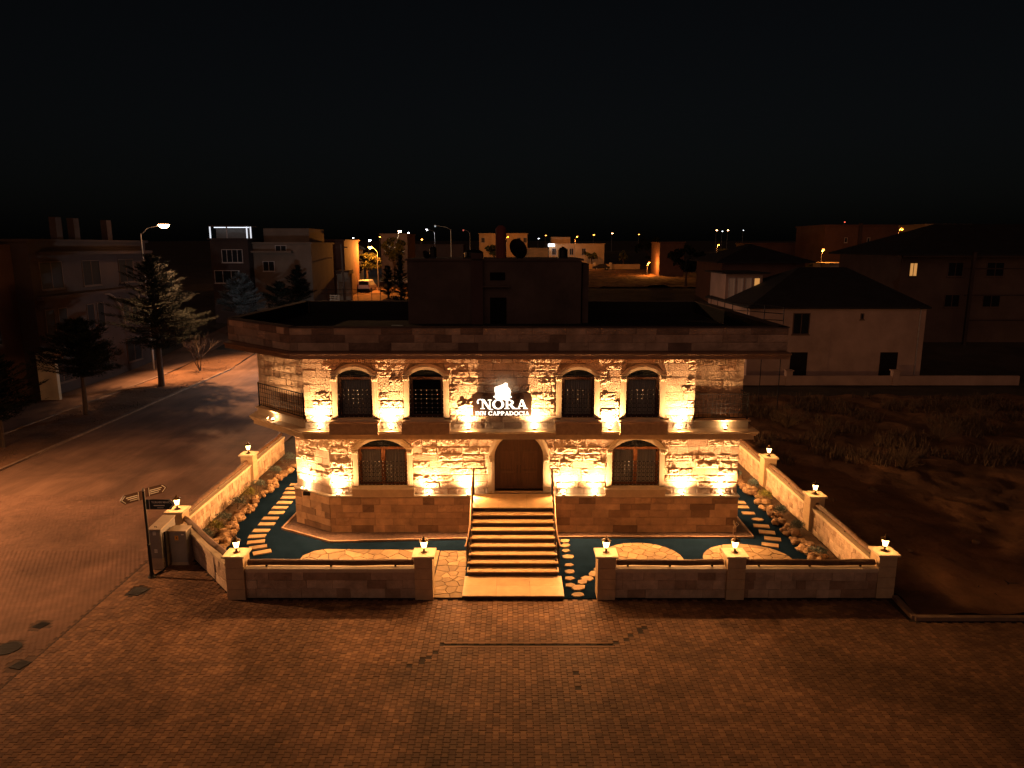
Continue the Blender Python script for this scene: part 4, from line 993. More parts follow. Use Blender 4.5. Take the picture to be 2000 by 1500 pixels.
def shrub(x, y, r, h, m, label, leaf=0.07, n_=420, grp='shrubs in the garden beds'):
    t = thing('garden_shrub', (x, y, 0.06), label, 'shrub', grp)
    MB().tube([(x, y, 0.05), (x, y, 0.05+h*0.5)], [0.02, 0.008], 5).build('stem', M['bark'], t)
    b = MB()
    for i in range(n_):
        d = Vector((R.gauss(0, 1), R.gauss(0, 1), R.gauss(0, 1))).normalized(); k = R.random()**0.45
        if d.z < -0.4: d.z = -d.z
        p = Vector((x+d.x*r*k, y+d.y*r*k, 0.08+h*0.42+d.z*h*0.55*k)); a = (d+Vector((R.uniform(-.5,.5), R.uniform(-.5,.5), 0.4))).normalized(); q = a.cross(Vector((R.random(), R.random(), R.random()))).normalized()*leaf*0.22
        b.add([p-q, p+q, p+a*leaf*R.uniform(.7, 1.4)], [(0, 1, 2)], R.random())
    b.build('foliage', m, t, kind='stuff')
SH = [(-11.35, 24.7, .30, .45, 'shrubg', 'grey green shrub nearest the left end of the slanted wall'), (-11.25, 25.35, .34, .55, 'shruby', 'yellow green bush in the left bed behind the cabinets'),
 (-11.45, 26.5, .36, .4, 'shrubg', 'low grey shrub in the left bed right after the yellow bush'), (-11.4, 28.0, .36, .55, 'shrubg', 'spiky grey green shrub halfway along the left bed'),
 (-11.3, 29.0, .4, .6, 'shruby', 'leafy yellow green bush halfway along the left bed'), (-11.45, 30.4, .42, .45, 'shrubg', 'low spreading shrub in the far half of the left bed'),
 (-11.3, 32.2, .4, .55, 'shrubg', 'grey shrub second from the far end of the left bed'), (-11.2, 34.2, .4, .6, 'shrubg', 'farthest grey shrub of the left bed, under the balcony'),
 (10.95, 21.9, .32, .5, 'shrubg', 'nearest shrub of the right bed, in its front corner'), (10.75, 23.4, .36, .32, 'shrubg', 'low round dark shrub near the front of the right bed'),
 (10.85, 25.5, .28, .5, 'shrubg', 'upright dark shrub in the middle of the right bed'), (10.85, 27.2, .28, .45, 'shrubg', 'upright shrub just left of the middle lantern on the right'),
 (10.8, 28.9, .34, .5, 'shruby', 'yellow green bush in the right bed'), (10.85, 30.5, .26, .42, 'shrubg', 'small dark shrub in the far part of the right bed'), (10.55, 32.0, .26, .4, 'shrubg', 'farthest bluish shrub of the right bed beside the inn corner')]
for (x, y, r_, h_, m_, lb) in SH: shrub(x, y, r_, h_, M[m_], lb)

# ------------------------------------------------------------------ signpost and cabinets
def txt(s_, size, m, parent, loc, rotz, name='lettering', ext=0.002, align='LEFT'):
    cu = bpy.data.curves.new('t', 'FONT'); cu.body = s_; cu.size = size; cu.extrude = ext; cu.align_x = align; cu.offset = size*0.012
    tmp = bpy.data.objects.new('t', cu); me = bpy.data.meshes.new_from_object(tmp); bpy.data.objects.remove(tmp); bpy.data.curves.remove(cu)
    me.name = name; me.materials.clear(); me.materials.append(m)
    o = bpy.data.objects.new(name, me); col.objects.link(o); o.parent = parent; o.location = Vector(loc) - W[parent.name]; o.rotation_euler = (PI/2, 0, rotz); reg(o, loc)
    return o
PX, PY = -11.96, 21.94
sp_ = thing('direction_signpost', (PX, PY, 0), 'black signpost with three arrow boards, one reading YUKARI MAH., beside the grey cabinets', 'signpost')
MB().lathe([(0.13,0),(0.13,0.02),(0.09,0.07),(0.06,0.16),(0.052,0.22),(0.05,1.1),(0.062,1.14),(0.045,1.2),(0.04,3.0)], (PX, PY, 0), 12).build('pole', M['iron'], sp_)
MB().lathe([(0.05,0),(0.05,0.02),(0.02,0.09),(0.004,0.12)], (PX, PY, 3.0), 10).build('pole_cap', M['cab'], sp_)
def arrow(z, ang, m, ln, ht, lines, sx=1):
    c, s_ = math.cos(ang), math.sin(ang); F = lambda x, z_, d: (PX+c*x+s_*d, PY+s_*x-c*d, z_)
    P = [(0.06, z-ht/2), (0.06+ln-ht*0.45, z-ht/2), (0.06+ln, z), (0.06+ln-ht*0.45, z+ht/2), (0.06, z+ht/2)]
    b = MB().plate(P, [], F, 0.025, 0.0).build('arrow_board', m, sp_)
    k = ht*0.40; tip = 0.06+ln-0.05; e = tip-ht*0.40
    edge = MB().plate([(e-0.012, z-k), (e+0.012, z-k), (tip+0.012, z), (e+0.012, z+k), (e-0.012, z+k), (tip-0.015, z)], [], F, 0.027, 0.0255)
    edge.plate(rect(0.165, 0.18, z-ht/2+0.01, z+ht/2-0.01), [], F, 0.027, 0.0255).build('white_border', M['white'], b)
    for (tx, sz, dz, x_) in lines:
        flip = sx < 0
        if not flip: txt(tx, sz, M['white'], b, F(x_, z+dz, 0.028), ang)
    k_ = len(lines)     # the smaller lines are too small to read in the photograph: thin strips
    for (a_, b2_, c_, d_) in ([(0.31, 0.66, -0.05, -0.02), (0.42, 0.62, -0.12, -0.105)] if k_ else [(0.2, ln-0.12, 0.03, 0.055), (0.2, ln-0.16, -0.03, -0.005), (0.2, ln-0.22, -0.09, -0.07)]):
        MB().plate(rect(a_, b2_, z+c_, z+d_), [], F, 0.027, 0.0255).build('print_line', M['white'], b)
    return b, F
arrow(2.55, 0.0, M['signblue'], 0.94, 0.34, [('YUKARI MAH.', 0.098, 0.045, 0.24)])
arrow(2.93, 0.9, M['signbrown'], 0.70, 0.30, [])
# board pointing left: built the other way round
def arrow_left(z, ang, m, ln, ht, lines):
    c, s_ = math.cos(ang), math.sin(ang); F = lambda x, z_, d: (PX+c*x+s_*d, PY+s_*x-c*d, z_)
    P = [(-0.06, z+ht/2), (-0.06-ln+ht*0.45, z+ht/2), (-0.06-ln, z), (-0.06-ln+ht*0.45, z-ht/2), (-0.06, z-ht/2)]
    b = MB().plate(P, [], F, 0.025, 0.0).build('arrow_board', m, sp_)
    tip = -0.06-ln+0.05; e = tip+ht*0.4; k = ht*0.4
    MB().plate([(e+0.012, z+k), (e-0.012, z+k), (tip-0.012, z), (e-0.012, z-k), (e+0.012, z-k), (tip+0.015, z)], [], F, 0.027, 0.0255).plate(rect(-0.18, -0.165, z-ht/2+0.01, z+ht/2-0.01), [], F, 0.027, 0.0255).build('white_border', M['white'], b)
    for (a_, c_, d_) in ((0.14, 0.03, 0.055), (0.18, -0.03, -0.005), (0.24, -0.09, -0.07)): MB().plate(rect(-ln+a_, -0.2, z+c_, z+d_), [], F, 0.027, 0.0255).build('print_line', M['white'], b)
arrow_left(2.88, 0.95, M['signbrown'], 0.70, 0.30, [])

def cabinet(x0, x1, y0, y1, h0, h1, label, base_h, name='utility_cabinet', top_rise=0.0):
    t = thing(name, ((x0+x1)/2, (y0+y1)/2, 0), label, 'utility cabinet', 'grey utility cabinets beside the signpost')
    MB().box(x0-0.01, x1+0.01, y0-0.01, y1+0.01, 0, base_h).build('base', M['cabbase'], t)
    MB().add([(x0,y0,base_h+.001),(x1,y0,base_h+.001),(x1,y1,base_h+.001),(x0,y1,base_h+.001),(x0,y0,h0),(x1,y0,h0),(x1,y1,h1),(x0,y1,h1)],
        [(0,3,2,1),(4,5,6,7),(0,1,5,4),(1,2,6,5),(2,3,7,6),(3,0,4,7)]).build('body', M['cab'], t)
    MB().add([(x0-.03,y0-.04,h0+.002),(x1+.03,y0-.04,h0+.002),(x1+.03,y1+.02,h1+.002),(x0-.03,y1+.02,h1+.002),(x0-.03,y0-.04,h0+.04),(x1+.03,y0-.04,h0+.04),(x1+.03,y1+.02,h1+.04),(x0-.03,y1+.02,h1+.04)],
        [(0,3,2,1),(4,5,6,7),(0,1,5,4),(1,2,6,5),(2,3,7,6),(3,0,4,7)]).build('lid', M['cabbase'], t)
    return t
c1 = cabinet(-12.22, -11.83, 22.5, 23.55, 1.42, 1.50, 'taller deep grey cabinet with a cream base right behind the signpost', 0.40)
MB().box(-12.19, -11.86, 22.482, 22.498, 0.44, 1.38).build('door', M['cab'], c1)
for z_ in (1.25, 0.62):
    MB().box(-12.08, -11.98, 22.474, 22.481, z_, z_+0.03).box(-12.08, -11.98, 22.474, 22.481, z_+0.05, z_+0.08).box(-12.08, -11.98, 22.474, 22.481, z_+0.10, z_+0.12).build('vent', M['white'], c1)
MB().tube([(-12.06, 22.6, 1.46), (-12.06, 22.6, 1.52), (-12.0, 22.6, 1.52), (-12.0, 22.6, 1.46)], 0.01, 5).build('lifting_eye', M['iron'], c1)
c2 = cabinet(-11.72, -11.15, 22.85, 23.25, 1.22, 1.24, 'wider lower grey cabinet with an orange warning sticker', 0.10)
MB().box(-11.69, -11.18, 22.832, 22.848, 0.82, 1.19).build('door', M['cab'], c2, label='upper door with the sticker')
MB().box(-11.69, -11.18, 22.832, 22.848, 0.13, 0.81).build('door', M['cab'], c2)
MB().box(-11.53, -11.41, 22.826, 22.831, 0.92, 1.08).build('sticker', M['yellow'], c2)
MB().plate([(-11.50, 0.98), (-11.44, 0.98), (-11.47, 1.05)], [], lambda x, z, d: (x, 22.825-d, z), 0.001, 0.0).build('warning_mark', M['blackprint'], c2)
MB().box(-11.30, -11.22, 22.826, 22.831, 1.10, 1.14).build('name_plate', M['white'], c2)
t = thing('cable_conduit', (-11.78, 22.6, 0), 'dark cable conduit standing between the two grey cabinets', 'conduit')
MB().tube([(-11.77, 22.66, 1.3), (-11.76, 22.6, 0.5), (-11.72, 22.5, 0.12), (-11.8, 22.3, 0.03), (-11.9, 22.05, 0.02)], 0.035, 8).build('pipe', M['iron'], t)

# ------------------------------------------------------------------ trees
def conifer(x, y, z0, h, r, crown_z, m, label, n_br=90, leaf=0.30, dens=46, irregular=0.5, droop=0.12, trunk=0.16, cat='tree', name='conifer_tree', grp=None, top=1.0):
    t = thing(name, (x, y, z0), label, cat, grp)
    tr = MB(); tr.tube([(x, y, z0-0.05), (x+0.05, y, z0+h*0.35), (x-0.04, y, z0+h*0.7), (x+0.1, y, z0+h)], [trunk, trunk*0.75, trunk*0.4, 0.02], 9)
    lf = MB()
    for i in range(n_br):
        f = (i+R.random())/n_br; zz = crown_z + (h-crown_z)*f
        prof = (1-f)**0.8*(0.55+0.45*min(1, f*6+0.3)) + 0.06*top
        ln = r*prof*R.uniform(1-irregular, 1+irregular*0.35)*1.05; a = R.uniform(0, 2*PI); up = 0.25 - droop + f*0.35 + R.uniform(-.12, .12)
        p0 = Vector((x, y, z0+zz)); dr = Vector((math.cos(a), math.sin(a), up)); pts = [p0, p0+dr*ln*0.5, p0+dr*ln+Vector((0, 0, ln*0.10))]
        tr.tube(pts, [0.02+0.015*ln, 0.02, 0.006], 4, cap=False)
        side = Vector((-math.sin(a), math.cos(a), 0))
        for k in range(int(dens*(0.35+ln/ r))):
            s_ = R.random()**0.7; q = p0.lerp(pts[2], s_) if s_ > .5 else p0.lerp(pts[1], s_*2)
            wv = ln*0.30*(1-abs(s_-0.5)*0.9)
            q = q + side*R.gauss(0, wv*0.6) + Vector((0, 0, R.gauss(0, 0.05)-0.04))
            dd = (dr*0.8 + side*R.uniform(-1, 1) + Vector((0, 0, R.uniform(-.35, .45)))).normalized()
            e = dd.cross(Vector((R.uniform(-.3,.3), R.uniform(-.3,.3), 1))).normalized()*leaf*0.13
            lf.add([q-e, q+e, q+dd*leaf*R.uniform(.6, 1.3)], [(0, 1, 2)], R.random()*0.6+0.4*s_)
    tr.build('trunk', M['bark'], t); lf.build('crown', m, t, kind='stuff')
    return t
conifer(-27.4, 54.5, 0.05, 9.9, 3.9, 2.9, M['needle'], 'tall irregular cedar in front of the tall street lamp', 150, 0.30, 190, 0.7, 0.14, 0.24)
conifer(-27.6, 44.8, 0.05, 6.1, 2.9, 2.5, M['needle'], 'dark round topped conifer on the verge, second from the left', 110, 0.28, 170, 0.3, 0.12, 0.16)
conifer(-27.7, 37.3, 0.05, 5.0, 2.5, 1.6, M['needle'], 'dark conifer cut off by the left edge of the photo', 80, 0.28, 130, 0.35, 0.1, 0.12)
def ctree(u, vt, vb, Y, wpx, m, label, **k):
    z0 = gz(Y); x = X(u, Y, z0+4); _, zt = at(u, vt, Y); _, zb = at(u, vb, Y); r_ = wpx/2/FPX*Y*1.02
    return conifer(x, Y, z0, zt-z0, r_, max(0.5, zb-z0), m, label, **k)
ctree(472, 536, 612, 74, 92, M['spruce'], 'pale grey blue spruce left of the inn roof', n_br=130, leaf=0.32, dens=130, irregular=0.15)
ctree(545, 552, 606, 78, 80, M['needle'], 'low dark conifer between the blue spruce and the columned house', n_br=70, leaf=0.35, dens=90, irregular=0.5)
ctree(582, 520, 590, 84, 62, M['needle'], 'dark pointed conifer in front of the balconied house', n_br=80, leaf=0.35, dens=90, irregular=0.4)
ctree(757, 520, 590, 104, 36, M['needle'], 'dark conifer just right of the white van', n_br=70, leaf=0.4, dens=80, irregular=0.4)
ctree(782, 500, 590, 98, 44, M['needle'], 'dark conifer against the left side of the roof tower', n_br=80, leaf=0.4, dens=80, irregular=0.4)
def broad(u, vt, vb, Y, wpx, m, label, n_=900, leaf=0.5, grp=None, name='leafy_tree'):
    z0 = gz(Y); x = X(u, Y, z0+3); _, zt = at(u, vt, Y); _, zb = at(u, vb, Y); r_ = wpx/2/FPX*Y; zc = (zt+zb)/2; hz = (zt-zb)/2
    t = thing(name, (x, Y, z0), label, 'tree', grp)
    tr = MB().tube([(x, Y, z0-0.1), (x+0.1, Y, (z0+zc)/2), (x, Y, zc)], [0.22, 0.16, 0.08], 7)
    for i in range(10):
        a = R.uniform(0, 2*PI); tr.tube([(x, Y, zb-0.2+i*0.1), (x+math.cos(a)*r_*0.8, Y+math.sin(a)*r_*0.8, zc+R.uniform(-.3, .8)*hz)], [0.06, 0.015], 4)
    tr.build('trunk', M['bark'], t)
    cl = [(Vector((R.gauss(0, .5), R.gauss(0, .5), R.gauss(0, .5)))) for _ in range(16)]; b = MB()
    for i in range(n_):
        c = cl[i % 16]; d = Vector((R.gauss(0, 1), R.gauss(0, 1), R.gauss(0, 1))).normalized()*0.32*R.random()**.4
        p = c+d
        if p.length > 1.05: p = p.normalized()
        p = Vector((x+p.x*r_, Y+p.y*r_, zc+p.z*hz)); a = Vector((R.uniform(-1,1), R.uniform(-1,1), R.uniform(-1,1))).normalized(); q = a.cross(Vector((0.3, 0.5, 1))).normalized()*leaf*0.3
        b.add([p-q, p+a*leaf*.5, p+q, p-a*leaf*.5], [(0, 1, 2, 3)], R.random())
    b.build('crown', m, t, kind='stuff')
broad(716, 494, 532, 116, 56, M['leaf'], 'orange lit leafy tree beside the sodium street lamp', 1100, 0.55)
broad(770, 466, 520, 135, 58, M['leaf'], 'dark tall tree behind the sodium street lamp', 900, 0.7)
broad(690, 520, 548, 119, 44, M['needle'], 'dark spreading tree over the white van', 900, 0.5)
broad(1155, 488, 508, 190, 28, M['leaf'], 'small flat topped tree in front of the orange lit house', 500, 0.6)
broad(965, 478, 500, 150, 40, M['leaf'], 'leafy tree lit orange left of the chimney', 600, 0.6)
broad(1217, 490, 512, 190, 16, M['leaf'], 'small pale tree on the wall right of the orange lit house', 300, 0.5)
broad(1272, 462, 505, 210, 60, M['needle'], 'dark broad tree in the middle distance right of the far road', 700, 0.9)
broad(1340, 480, 530, 120, 70, M['needle'], 'dark tree mass left of the white house', 800, 0.7)
broad(1412, 485, 502, 170, 34, M['leaf'], 'yellow lit bush below the far paired lights', 500, 0.5)
broad(1588, 516, 530, 118, 34, M['leaf'], 'small yellow lit bush right of the hip roofed house', 400, 0.4)
broad(1760, 466, 482, 150, 26, M['leaf'], 'bush in front of the orange lit wall at the far right', 300, 0.5)
# bare shrub tree on the verge
t = thing('bare_tree', (-27.4, 61.5, 0.05), 'leafless many branched young tree on the bare earth right of the cedar', 'tree')
b = MB()
def twig(p, d, ln, r_, dep):
    q = p + d*ln; b.tube([p, p.lerp(q, .5)+Vector((R.uniform(-.05,.05),)*3), q], [r_, r_*.8, r_*.6], 5, cap=False)
    if dep == 0: return
    for _ in range(3 if dep > 1 else 4):
        nd = (d + Vector((R.uniform(-.75,.75), R.uniform(-.75,.75), R.uniform(-.15,.55)))).normalized(); twig(p.lerp(q, R.uniform(.6, 1)), nd, ln*R.uniform(.6, .85), r_*.6, dep-1)
for _ in range(3): twig(Vector((-27.4, 61.5, 0.0)), Vector((R.uniform(-.3,.5), R.uniform(-.3,.3), 1)).normalized(), 1.5, 0.05, 3)
b.build('branches', M['bark'], t)

# dry weeds in the vacant lot
def weeds(name, area, n_, h0, h1, m, wd=0.03):
    b = MB(); x0, x1, y0_, y1_ = area
    for i in range(n_):
        x, y = R.uniform(x0, x1), R.uniform(y0_, y1_)
        if noise.noise(Vector((x*0.35, y*0.35, 9))) < 0.02 or (name == 'dry_weeds' and x < 12.5+ (y < 30)*5): continue
        for k in range(5):
            a = R.uniform(0, 2*PI); h = R.uniform(h0, h1); e = Vector((math.cos(a), math.sin(a), 0)); s_ = Vector((-e.y, e.x, 0))*wd
            p = Vector((x+R.uniform(-.15,.15), y+R.uniform(-.15,.15), gz(y)-0.02)); b.add([p-s_, p+s_, p+e*h*0.5+Vector((0,0,h))], [(0,1,2)], R.random())
    return b.build(name, m, kind='stuff')
weeds('dry_weeds', (13.5, 36, 33, 50), 4200, 0.2, 0.7, M['dry'], 0.035)
weeds('verge_grass', (-29.4, -25.3, 30, 66), 700, 0.05, 0.22, M['dry'], 0.02)
for i, (x, y, lb) in enumerate([(24.0, 38.5, 'large dry bush at the right edge of the vacant lot'), (16.6, 41.5, 'dry bush near the inn in the weedy vacant lot'), (19.3, 33.5, 'dry thorny bush between the weeds and the bare earth'), (28.5, 42.0, 'dry bush farthest right in the vacant lot')]):
    t = thing('dry_bush', (x, y, 0), lb, 'bush', 'dry bushes in the vacant lot'); b = MB()
    for _ in range(60):
        a = R.uniform(0, 2*PI); e = R.uniform(.3, 1.1); p = Vector((x, y, 0)); q = p+Vector((math.cos(a)*e, math.sin(a)*e, R.uniform(.4, 1.5))); b.tube([p, p.lerp(q, .5)+Vector((0,0,.15)), q], [.02, .013, .004], 4, cap=False)
        for __ in range(6):
            s_ = p.lerp(q, R.uniform(.5, 1)); b.tube([s_, s_+Vector((R.uniform(-.25,.25), R.uniform(-.25,.25), R.uniform(0,.25)))], [.008, .002], 3, cap=False)
    b.build('twigs', M['dry'], t, kind='stuff')
# rubble in the lot
for i, (x, y, s_) in enumerate([(15.2, 27.2, .16), (17.1, 24.6, .14), (14.3, 23.9, .12), (16.0, 30.1, .2), (13.8, 29.0, .12)]):
    b = MB(); rock_mesh(b, x, y, 0.02, s_, 0.1); o = b.build('loose_stone', M['rock']); tag(o, ['dark loose stone behind the middle right lantern', 'dark loose stone in the middle of the bare earth', 'small stone nearest the right corner lantern', 'largest loose stone near the weeds', 'small stone between the wall and the weeds'][i], 'stone', 'loose stones on the bare earth')

# ------------------------------------------------------------------ buildings around
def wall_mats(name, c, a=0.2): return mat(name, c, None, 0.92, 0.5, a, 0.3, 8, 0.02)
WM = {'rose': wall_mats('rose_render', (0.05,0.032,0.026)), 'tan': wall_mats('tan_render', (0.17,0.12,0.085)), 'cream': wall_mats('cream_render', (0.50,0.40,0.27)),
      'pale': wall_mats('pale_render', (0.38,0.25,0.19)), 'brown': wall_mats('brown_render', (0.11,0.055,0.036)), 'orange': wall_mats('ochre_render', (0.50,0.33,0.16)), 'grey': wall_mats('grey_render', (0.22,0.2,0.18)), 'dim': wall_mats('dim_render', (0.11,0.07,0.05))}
M['roofdark'] = mat('dark_roof_tiles', (0.018,0.017,0.018), None, 0.85, 1, 0.3, 0.5, 6, 0.05)
M['frame'] = mat('pale_window_frame', (0.42,0.36,0.32), None, 0.6)
M['warmwin'] = mat('lit_curtain', (0.5,0.3,0.1), emit=(1.0,0.45,0.12), es=0.55)
M['whiteglow'] = mat('white_glow', (0.7,0.7,0.7), emit=(0.85,0.9,1.0), es=0.9)
def bld(name, x0, x1, y0, y1, h, wm, label, roof='flat', eave=0.4, rise=2.0, cat='house', hipk=None):
    z0 = gz(y0)
    t = thing(name, ((x0+x1)/2, y0, z0), label, cat)
    wl = MB().box(x0, x1, y0, y1, z0-0.5, h).build('wall', WM[wm], t)
    if roof == 'flat':
        rf = MB().box(x0-eave*.5, x1+eave*.5, y0-eave*.5, y1+eave*.5, h, h+0.18).build('roof', WM[wm], t)
    else:
        a, b_, c, d = x0-eave, x1+eave, y0-eave, y1+eave; k = min((b_-a), (d-c))/2; kk = hipk or k
        if (b_-a) > (d-c): r0, r1 = (a+k, (c+d)/2), (b_-kk, (c+d)/2)
        else: r0, r1 = ((a+b_)/2, c+k), ((a+b_)/2, d-k)
        rf = MB().add([(a,c,h),(b_,c,h),(b_,d,h),(a,d,h),(r0[0],r0[1],h+rise),(r1[0],r1[1],h+rise),(a,c,h-.15),(b_,c,h-.15),(b_,d,h-.15),(a,d,h-.15)],
            [(0,1,5,4),(1,2,5),(2,3,4,5),(3,0,4),(0,6,7,1),(1,7,8,2),(2,8,9,3),(3,9,6,0),(6,9,8,7)] if (b_-a) > (d-c) else [(0,1,4),(1,2,5,4),(2,3,5),(3,0,4,5),(0,6,7,1),(1,7,8,2),(2,8,9,3),(3,9,6,0),(6,9,8,7)]).build('roof', M['roofdark'], t)
    return t, wl, rf
def win(parent, face, p, a0, a1, z0, z1, mull=1, m=None, deep=0.12, fm=None):
    """face 'y': on plane y=p facing -Y; face 'x+': plane x=p facing +X; face 'x-'"""
    def bx(mb, a, b_, c, d, e0, e1):
        if face == 'y': mb.box(a, b_, p+e0, p+e1, c, d)
        elif face == 'x+': mb.box(p-e1, p-e0, a, b_, c, d)
        else: mb.box(p+e0, p+e1, a, b_, c, d)
    f = MB(); w_ = 0.07
    bx(f, a0, a1, z0, z0+w_, -0.05, 0.03); bx(f, a0, a1, z1-w_, z1, -0.05, 0.03); bx(f, a0, a0+w_, z0+w_, z1-w_, -0.05, 0.03); bx(f, a1-w_, a1, z0+w_, z1-w_, -0.05, 0.03)
    for i in range(1, mull+1): c = a0+(a1-a0)*i/(mull+1); bx(f, c-.03, c+.03, z0+w_, z1-w_, -0.045, 0.03)
    fo = f.build('window', fm or M['frame'], parent)
    g_ = MB(); bx(g_, a0+w_*.5, a1-w_*.5, z0+w_*.5, z1-w_*.5, -0.025, -0.01); g_.build('pane', m or M['glass'], fo)
    s2 = MB(); bx(s2, a0-0.06, a1+0.06, z0-0.07, z0-0.001, -0.1, 0.03); s2.build('sill', fm or M['frame'], fo)

# dark apartment block on the left across the street
XB = -33.5
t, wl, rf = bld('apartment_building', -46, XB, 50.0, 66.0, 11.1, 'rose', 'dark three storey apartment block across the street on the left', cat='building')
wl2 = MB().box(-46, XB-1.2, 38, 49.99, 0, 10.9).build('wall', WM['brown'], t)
MB().box(XB, XB+0.9, 51.0, 65.5, 10.15, 10.4).build('cornice', WM['rose'], t); MB().box(XB, XB+0.5, 50.2, 65.8, 7.0, 7.25).build('cornice', WM['rose'], t)
for k, (ya, yb) in enumerate(((50.9, 53.5), (56.0, 58.4), (61.2, 63.6))):
    for (za, zb) in ((7.7, 9.7), (4.3, 6.3), (0.8, 2.9)):
        if za == 4.3: win(wl, 'x+', XB, ya, (ya+yb)/2-.2, za, zb, 0, fm=WM['dim']); win(wl, 'x+', XB, (ya+yb)/2+.2, yb, za, zb, 0, fm=WM['dim'])
        else: win(wl, 'x+', XB, ya, yb, za, zb, 1, fm=WM['dim'])
for k, ya in enumerate((40, 43.5, 47)):
    for za in (7.6, 4.2): win(wl2, 'x+', XB-1.2, ya-1, ya+1, za, za+1.8, 1, fm=WM['dim'])
for u in (121, 155, 218):
    y_ = 33.5*FPX/(1000-u)/0.98; MB().box(XB-0.6, XB-0.1, y_-0.35, y_+0.35, 11.281, 12.9).build('roof_column', WM['rose'], t)
pb = MB().box(XB, XB+1.3, 49.4, 49.7, 0, 3.2).box(XB, XB+1.3, 49.4, 53, 3.2, 3.35).build('entrance_porch', WM['cream'], t)
b = MB().tube([(XB+0.1, 58.3, 7.2)] + [(XB+0.25, 58.3+2.6*math.sin(a), 4.2+2.8*math.cos(a)) for a in [i*PI/14 for i in range(8)]], 0.09, 6).build('arch_moulding', WM['tan'], t)

# white-lit apartment house
Y = 85; zt = at(440, 441, Y)[1]; x0 = X(410, Y, 11); x1 = X(484, Y, 11); x2 = X(600, Y, 11)
t, wl, rf = bld('apartment_building', x0, x1, Y, Y+12, zt-1.6, 'rose', 'rose coloured apartment house with a white lit glass roof terrace', cat='building')
z_g0 = zt-1.42
gl = MB().box(x0+0.1, x1-0.1, Y+1.8, Y+2.0, z_g0, zt-0.1).build('terrace_back_wall', WM['grey'], t)
MB().box(x0, x1+.2, Y-0.1, Y+3, zt-0.1, zt).build('terrace_roof', WM['dim'], t)
for k, xx in enumerate((x0+.05, x0+(x1-x0)*.45, x1-.1, x1+.35)):
    MB().box(xx, xx+0.12, Y, Y+0.12, z_g0, zt-0.1).build('terrace_post', M['whiteglow'] if k != 1 else M['frame'], t)  # glowing material stands in for white light falling on the posts
MB().box(x0+0.2, x1-0.1, Y+1.0, Y+1.1, zt-0.2, zt-0.12).build('strip_light', mat('strip_light', (1,1,1), emit=(0.8,0.88,1.0), es=1.6), t)
win(wl, 'y', Y, X(434, Y, 9), X(475, Y, 9), at(0, 513, Y)[1], at(0, 487, Y)[1], 3)
win(wl, 'y', Y, X(421, Y, 6), X(470, Y, 6), at(0, 553, Y)[1], at(0, 528, Y)[1], 2)
t, wl, rf = bld('apartment_building', x1+0.02, x2, Y+1.5, Y+12, at(0, 476, Y)[1], 'tan', 'tan apartment house attached right of the rose one, with a set back top floor', cat='building')
MB().box(X(492, Y, 12), X(585, Y, 12), Y+4, Y+11, at(0, 476, Y)[1]+.18, at(0, 446, Y+4)[1]).build('top_floor', WM['tan'], t)
MB().box(x1+.02, X(565, Y, 10), Y+0.7, Y+1.49, at(0, 494, Y)[1], at(0, 490, Y)[1]).build('balcony', WM['tan'], t)
win(wl, 'y', Y+1.5, X(514, Y+1.5, 8), X(537, Y+1.5, 8), at(0, 530, Y+1.5)[1], at(0, 510, Y+1.5)[1], 1)
win(wl, 'y', Y+1.5, X(540, Y+1.5, 8), X(562, Y+1.5, 8), at(0, 492, Y+1.5)[1], at(0, 479, Y+1.5)[1], 1)

# columned two storey house left of the van
Y = 100; za = at(0, 470, Y)[1]; zb_ = at(0, 528, Y)[1]; x0 = X(601, Y, 9); x1 = X(665, Y, 9); zg = gz(Y)
t, wl, rf = bld('house', x0, x1, Y+2.5, Y+12, za, 'brown', 'two storey house with a balcony on dark columns left of the van')
MB().box(x0-.3, X(683, Y, 6), Y, Y+2.49, zb_-0.5, zb_).build('balcony_slab', WM['dim'], t)
MB().box(x0, X(640, Y, 8), Y+0.1, Y+0.25, zb_+.001, zb_+2.0).build('balcony_wall', WM['tan'], t)
for u in (617, 652): xx = X(u, Y, 5); MB().box(xx-.25, xx+.25, Y+0.1, Y+0.6, zg-.3, zb_-.501).build('column', WM['dim'], t)
MB().box(x0, X(681, Y, 5), Y+2.3, Y+2.49, zg-.3, zb_-.501).build('ground_wall', WM['cream'], t)
win(wl, 'y', Y+2.5, X(610, Y+2.5, 10), X(642, Y+2.5, 10), at(0, 500, Y+2.5)[1], at(0, 481, Y+2.5)[1], 2)
MB().box(X(667, Y, 6), X(683, Y, 6), Y-0.1, Y+0.05, zb_-0.9, zb_-0.3).build('shop_board', WM['cream'], t)
# house lit by the sodium lamp
Y = 122; x0 = X(664, Y, 9); x1 = X(690, Y, 9)
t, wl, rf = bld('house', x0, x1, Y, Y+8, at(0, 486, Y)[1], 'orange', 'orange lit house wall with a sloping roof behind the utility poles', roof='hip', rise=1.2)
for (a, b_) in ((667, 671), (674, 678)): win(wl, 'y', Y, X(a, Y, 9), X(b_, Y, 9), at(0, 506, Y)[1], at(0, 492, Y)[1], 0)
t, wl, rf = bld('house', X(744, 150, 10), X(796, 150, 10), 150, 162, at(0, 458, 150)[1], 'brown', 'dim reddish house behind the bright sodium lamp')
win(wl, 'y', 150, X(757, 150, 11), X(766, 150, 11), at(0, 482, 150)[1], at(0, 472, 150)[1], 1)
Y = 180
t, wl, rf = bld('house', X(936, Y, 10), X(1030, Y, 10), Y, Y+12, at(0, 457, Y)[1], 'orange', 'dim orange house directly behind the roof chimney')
for a in (940, 984, 1010, 1022): win(wl, 'y', Y, X(a, Y, 10), X(a+7, Y, 10), at(0, 474, Y)[1], at(0, 464, Y)[1], 1)
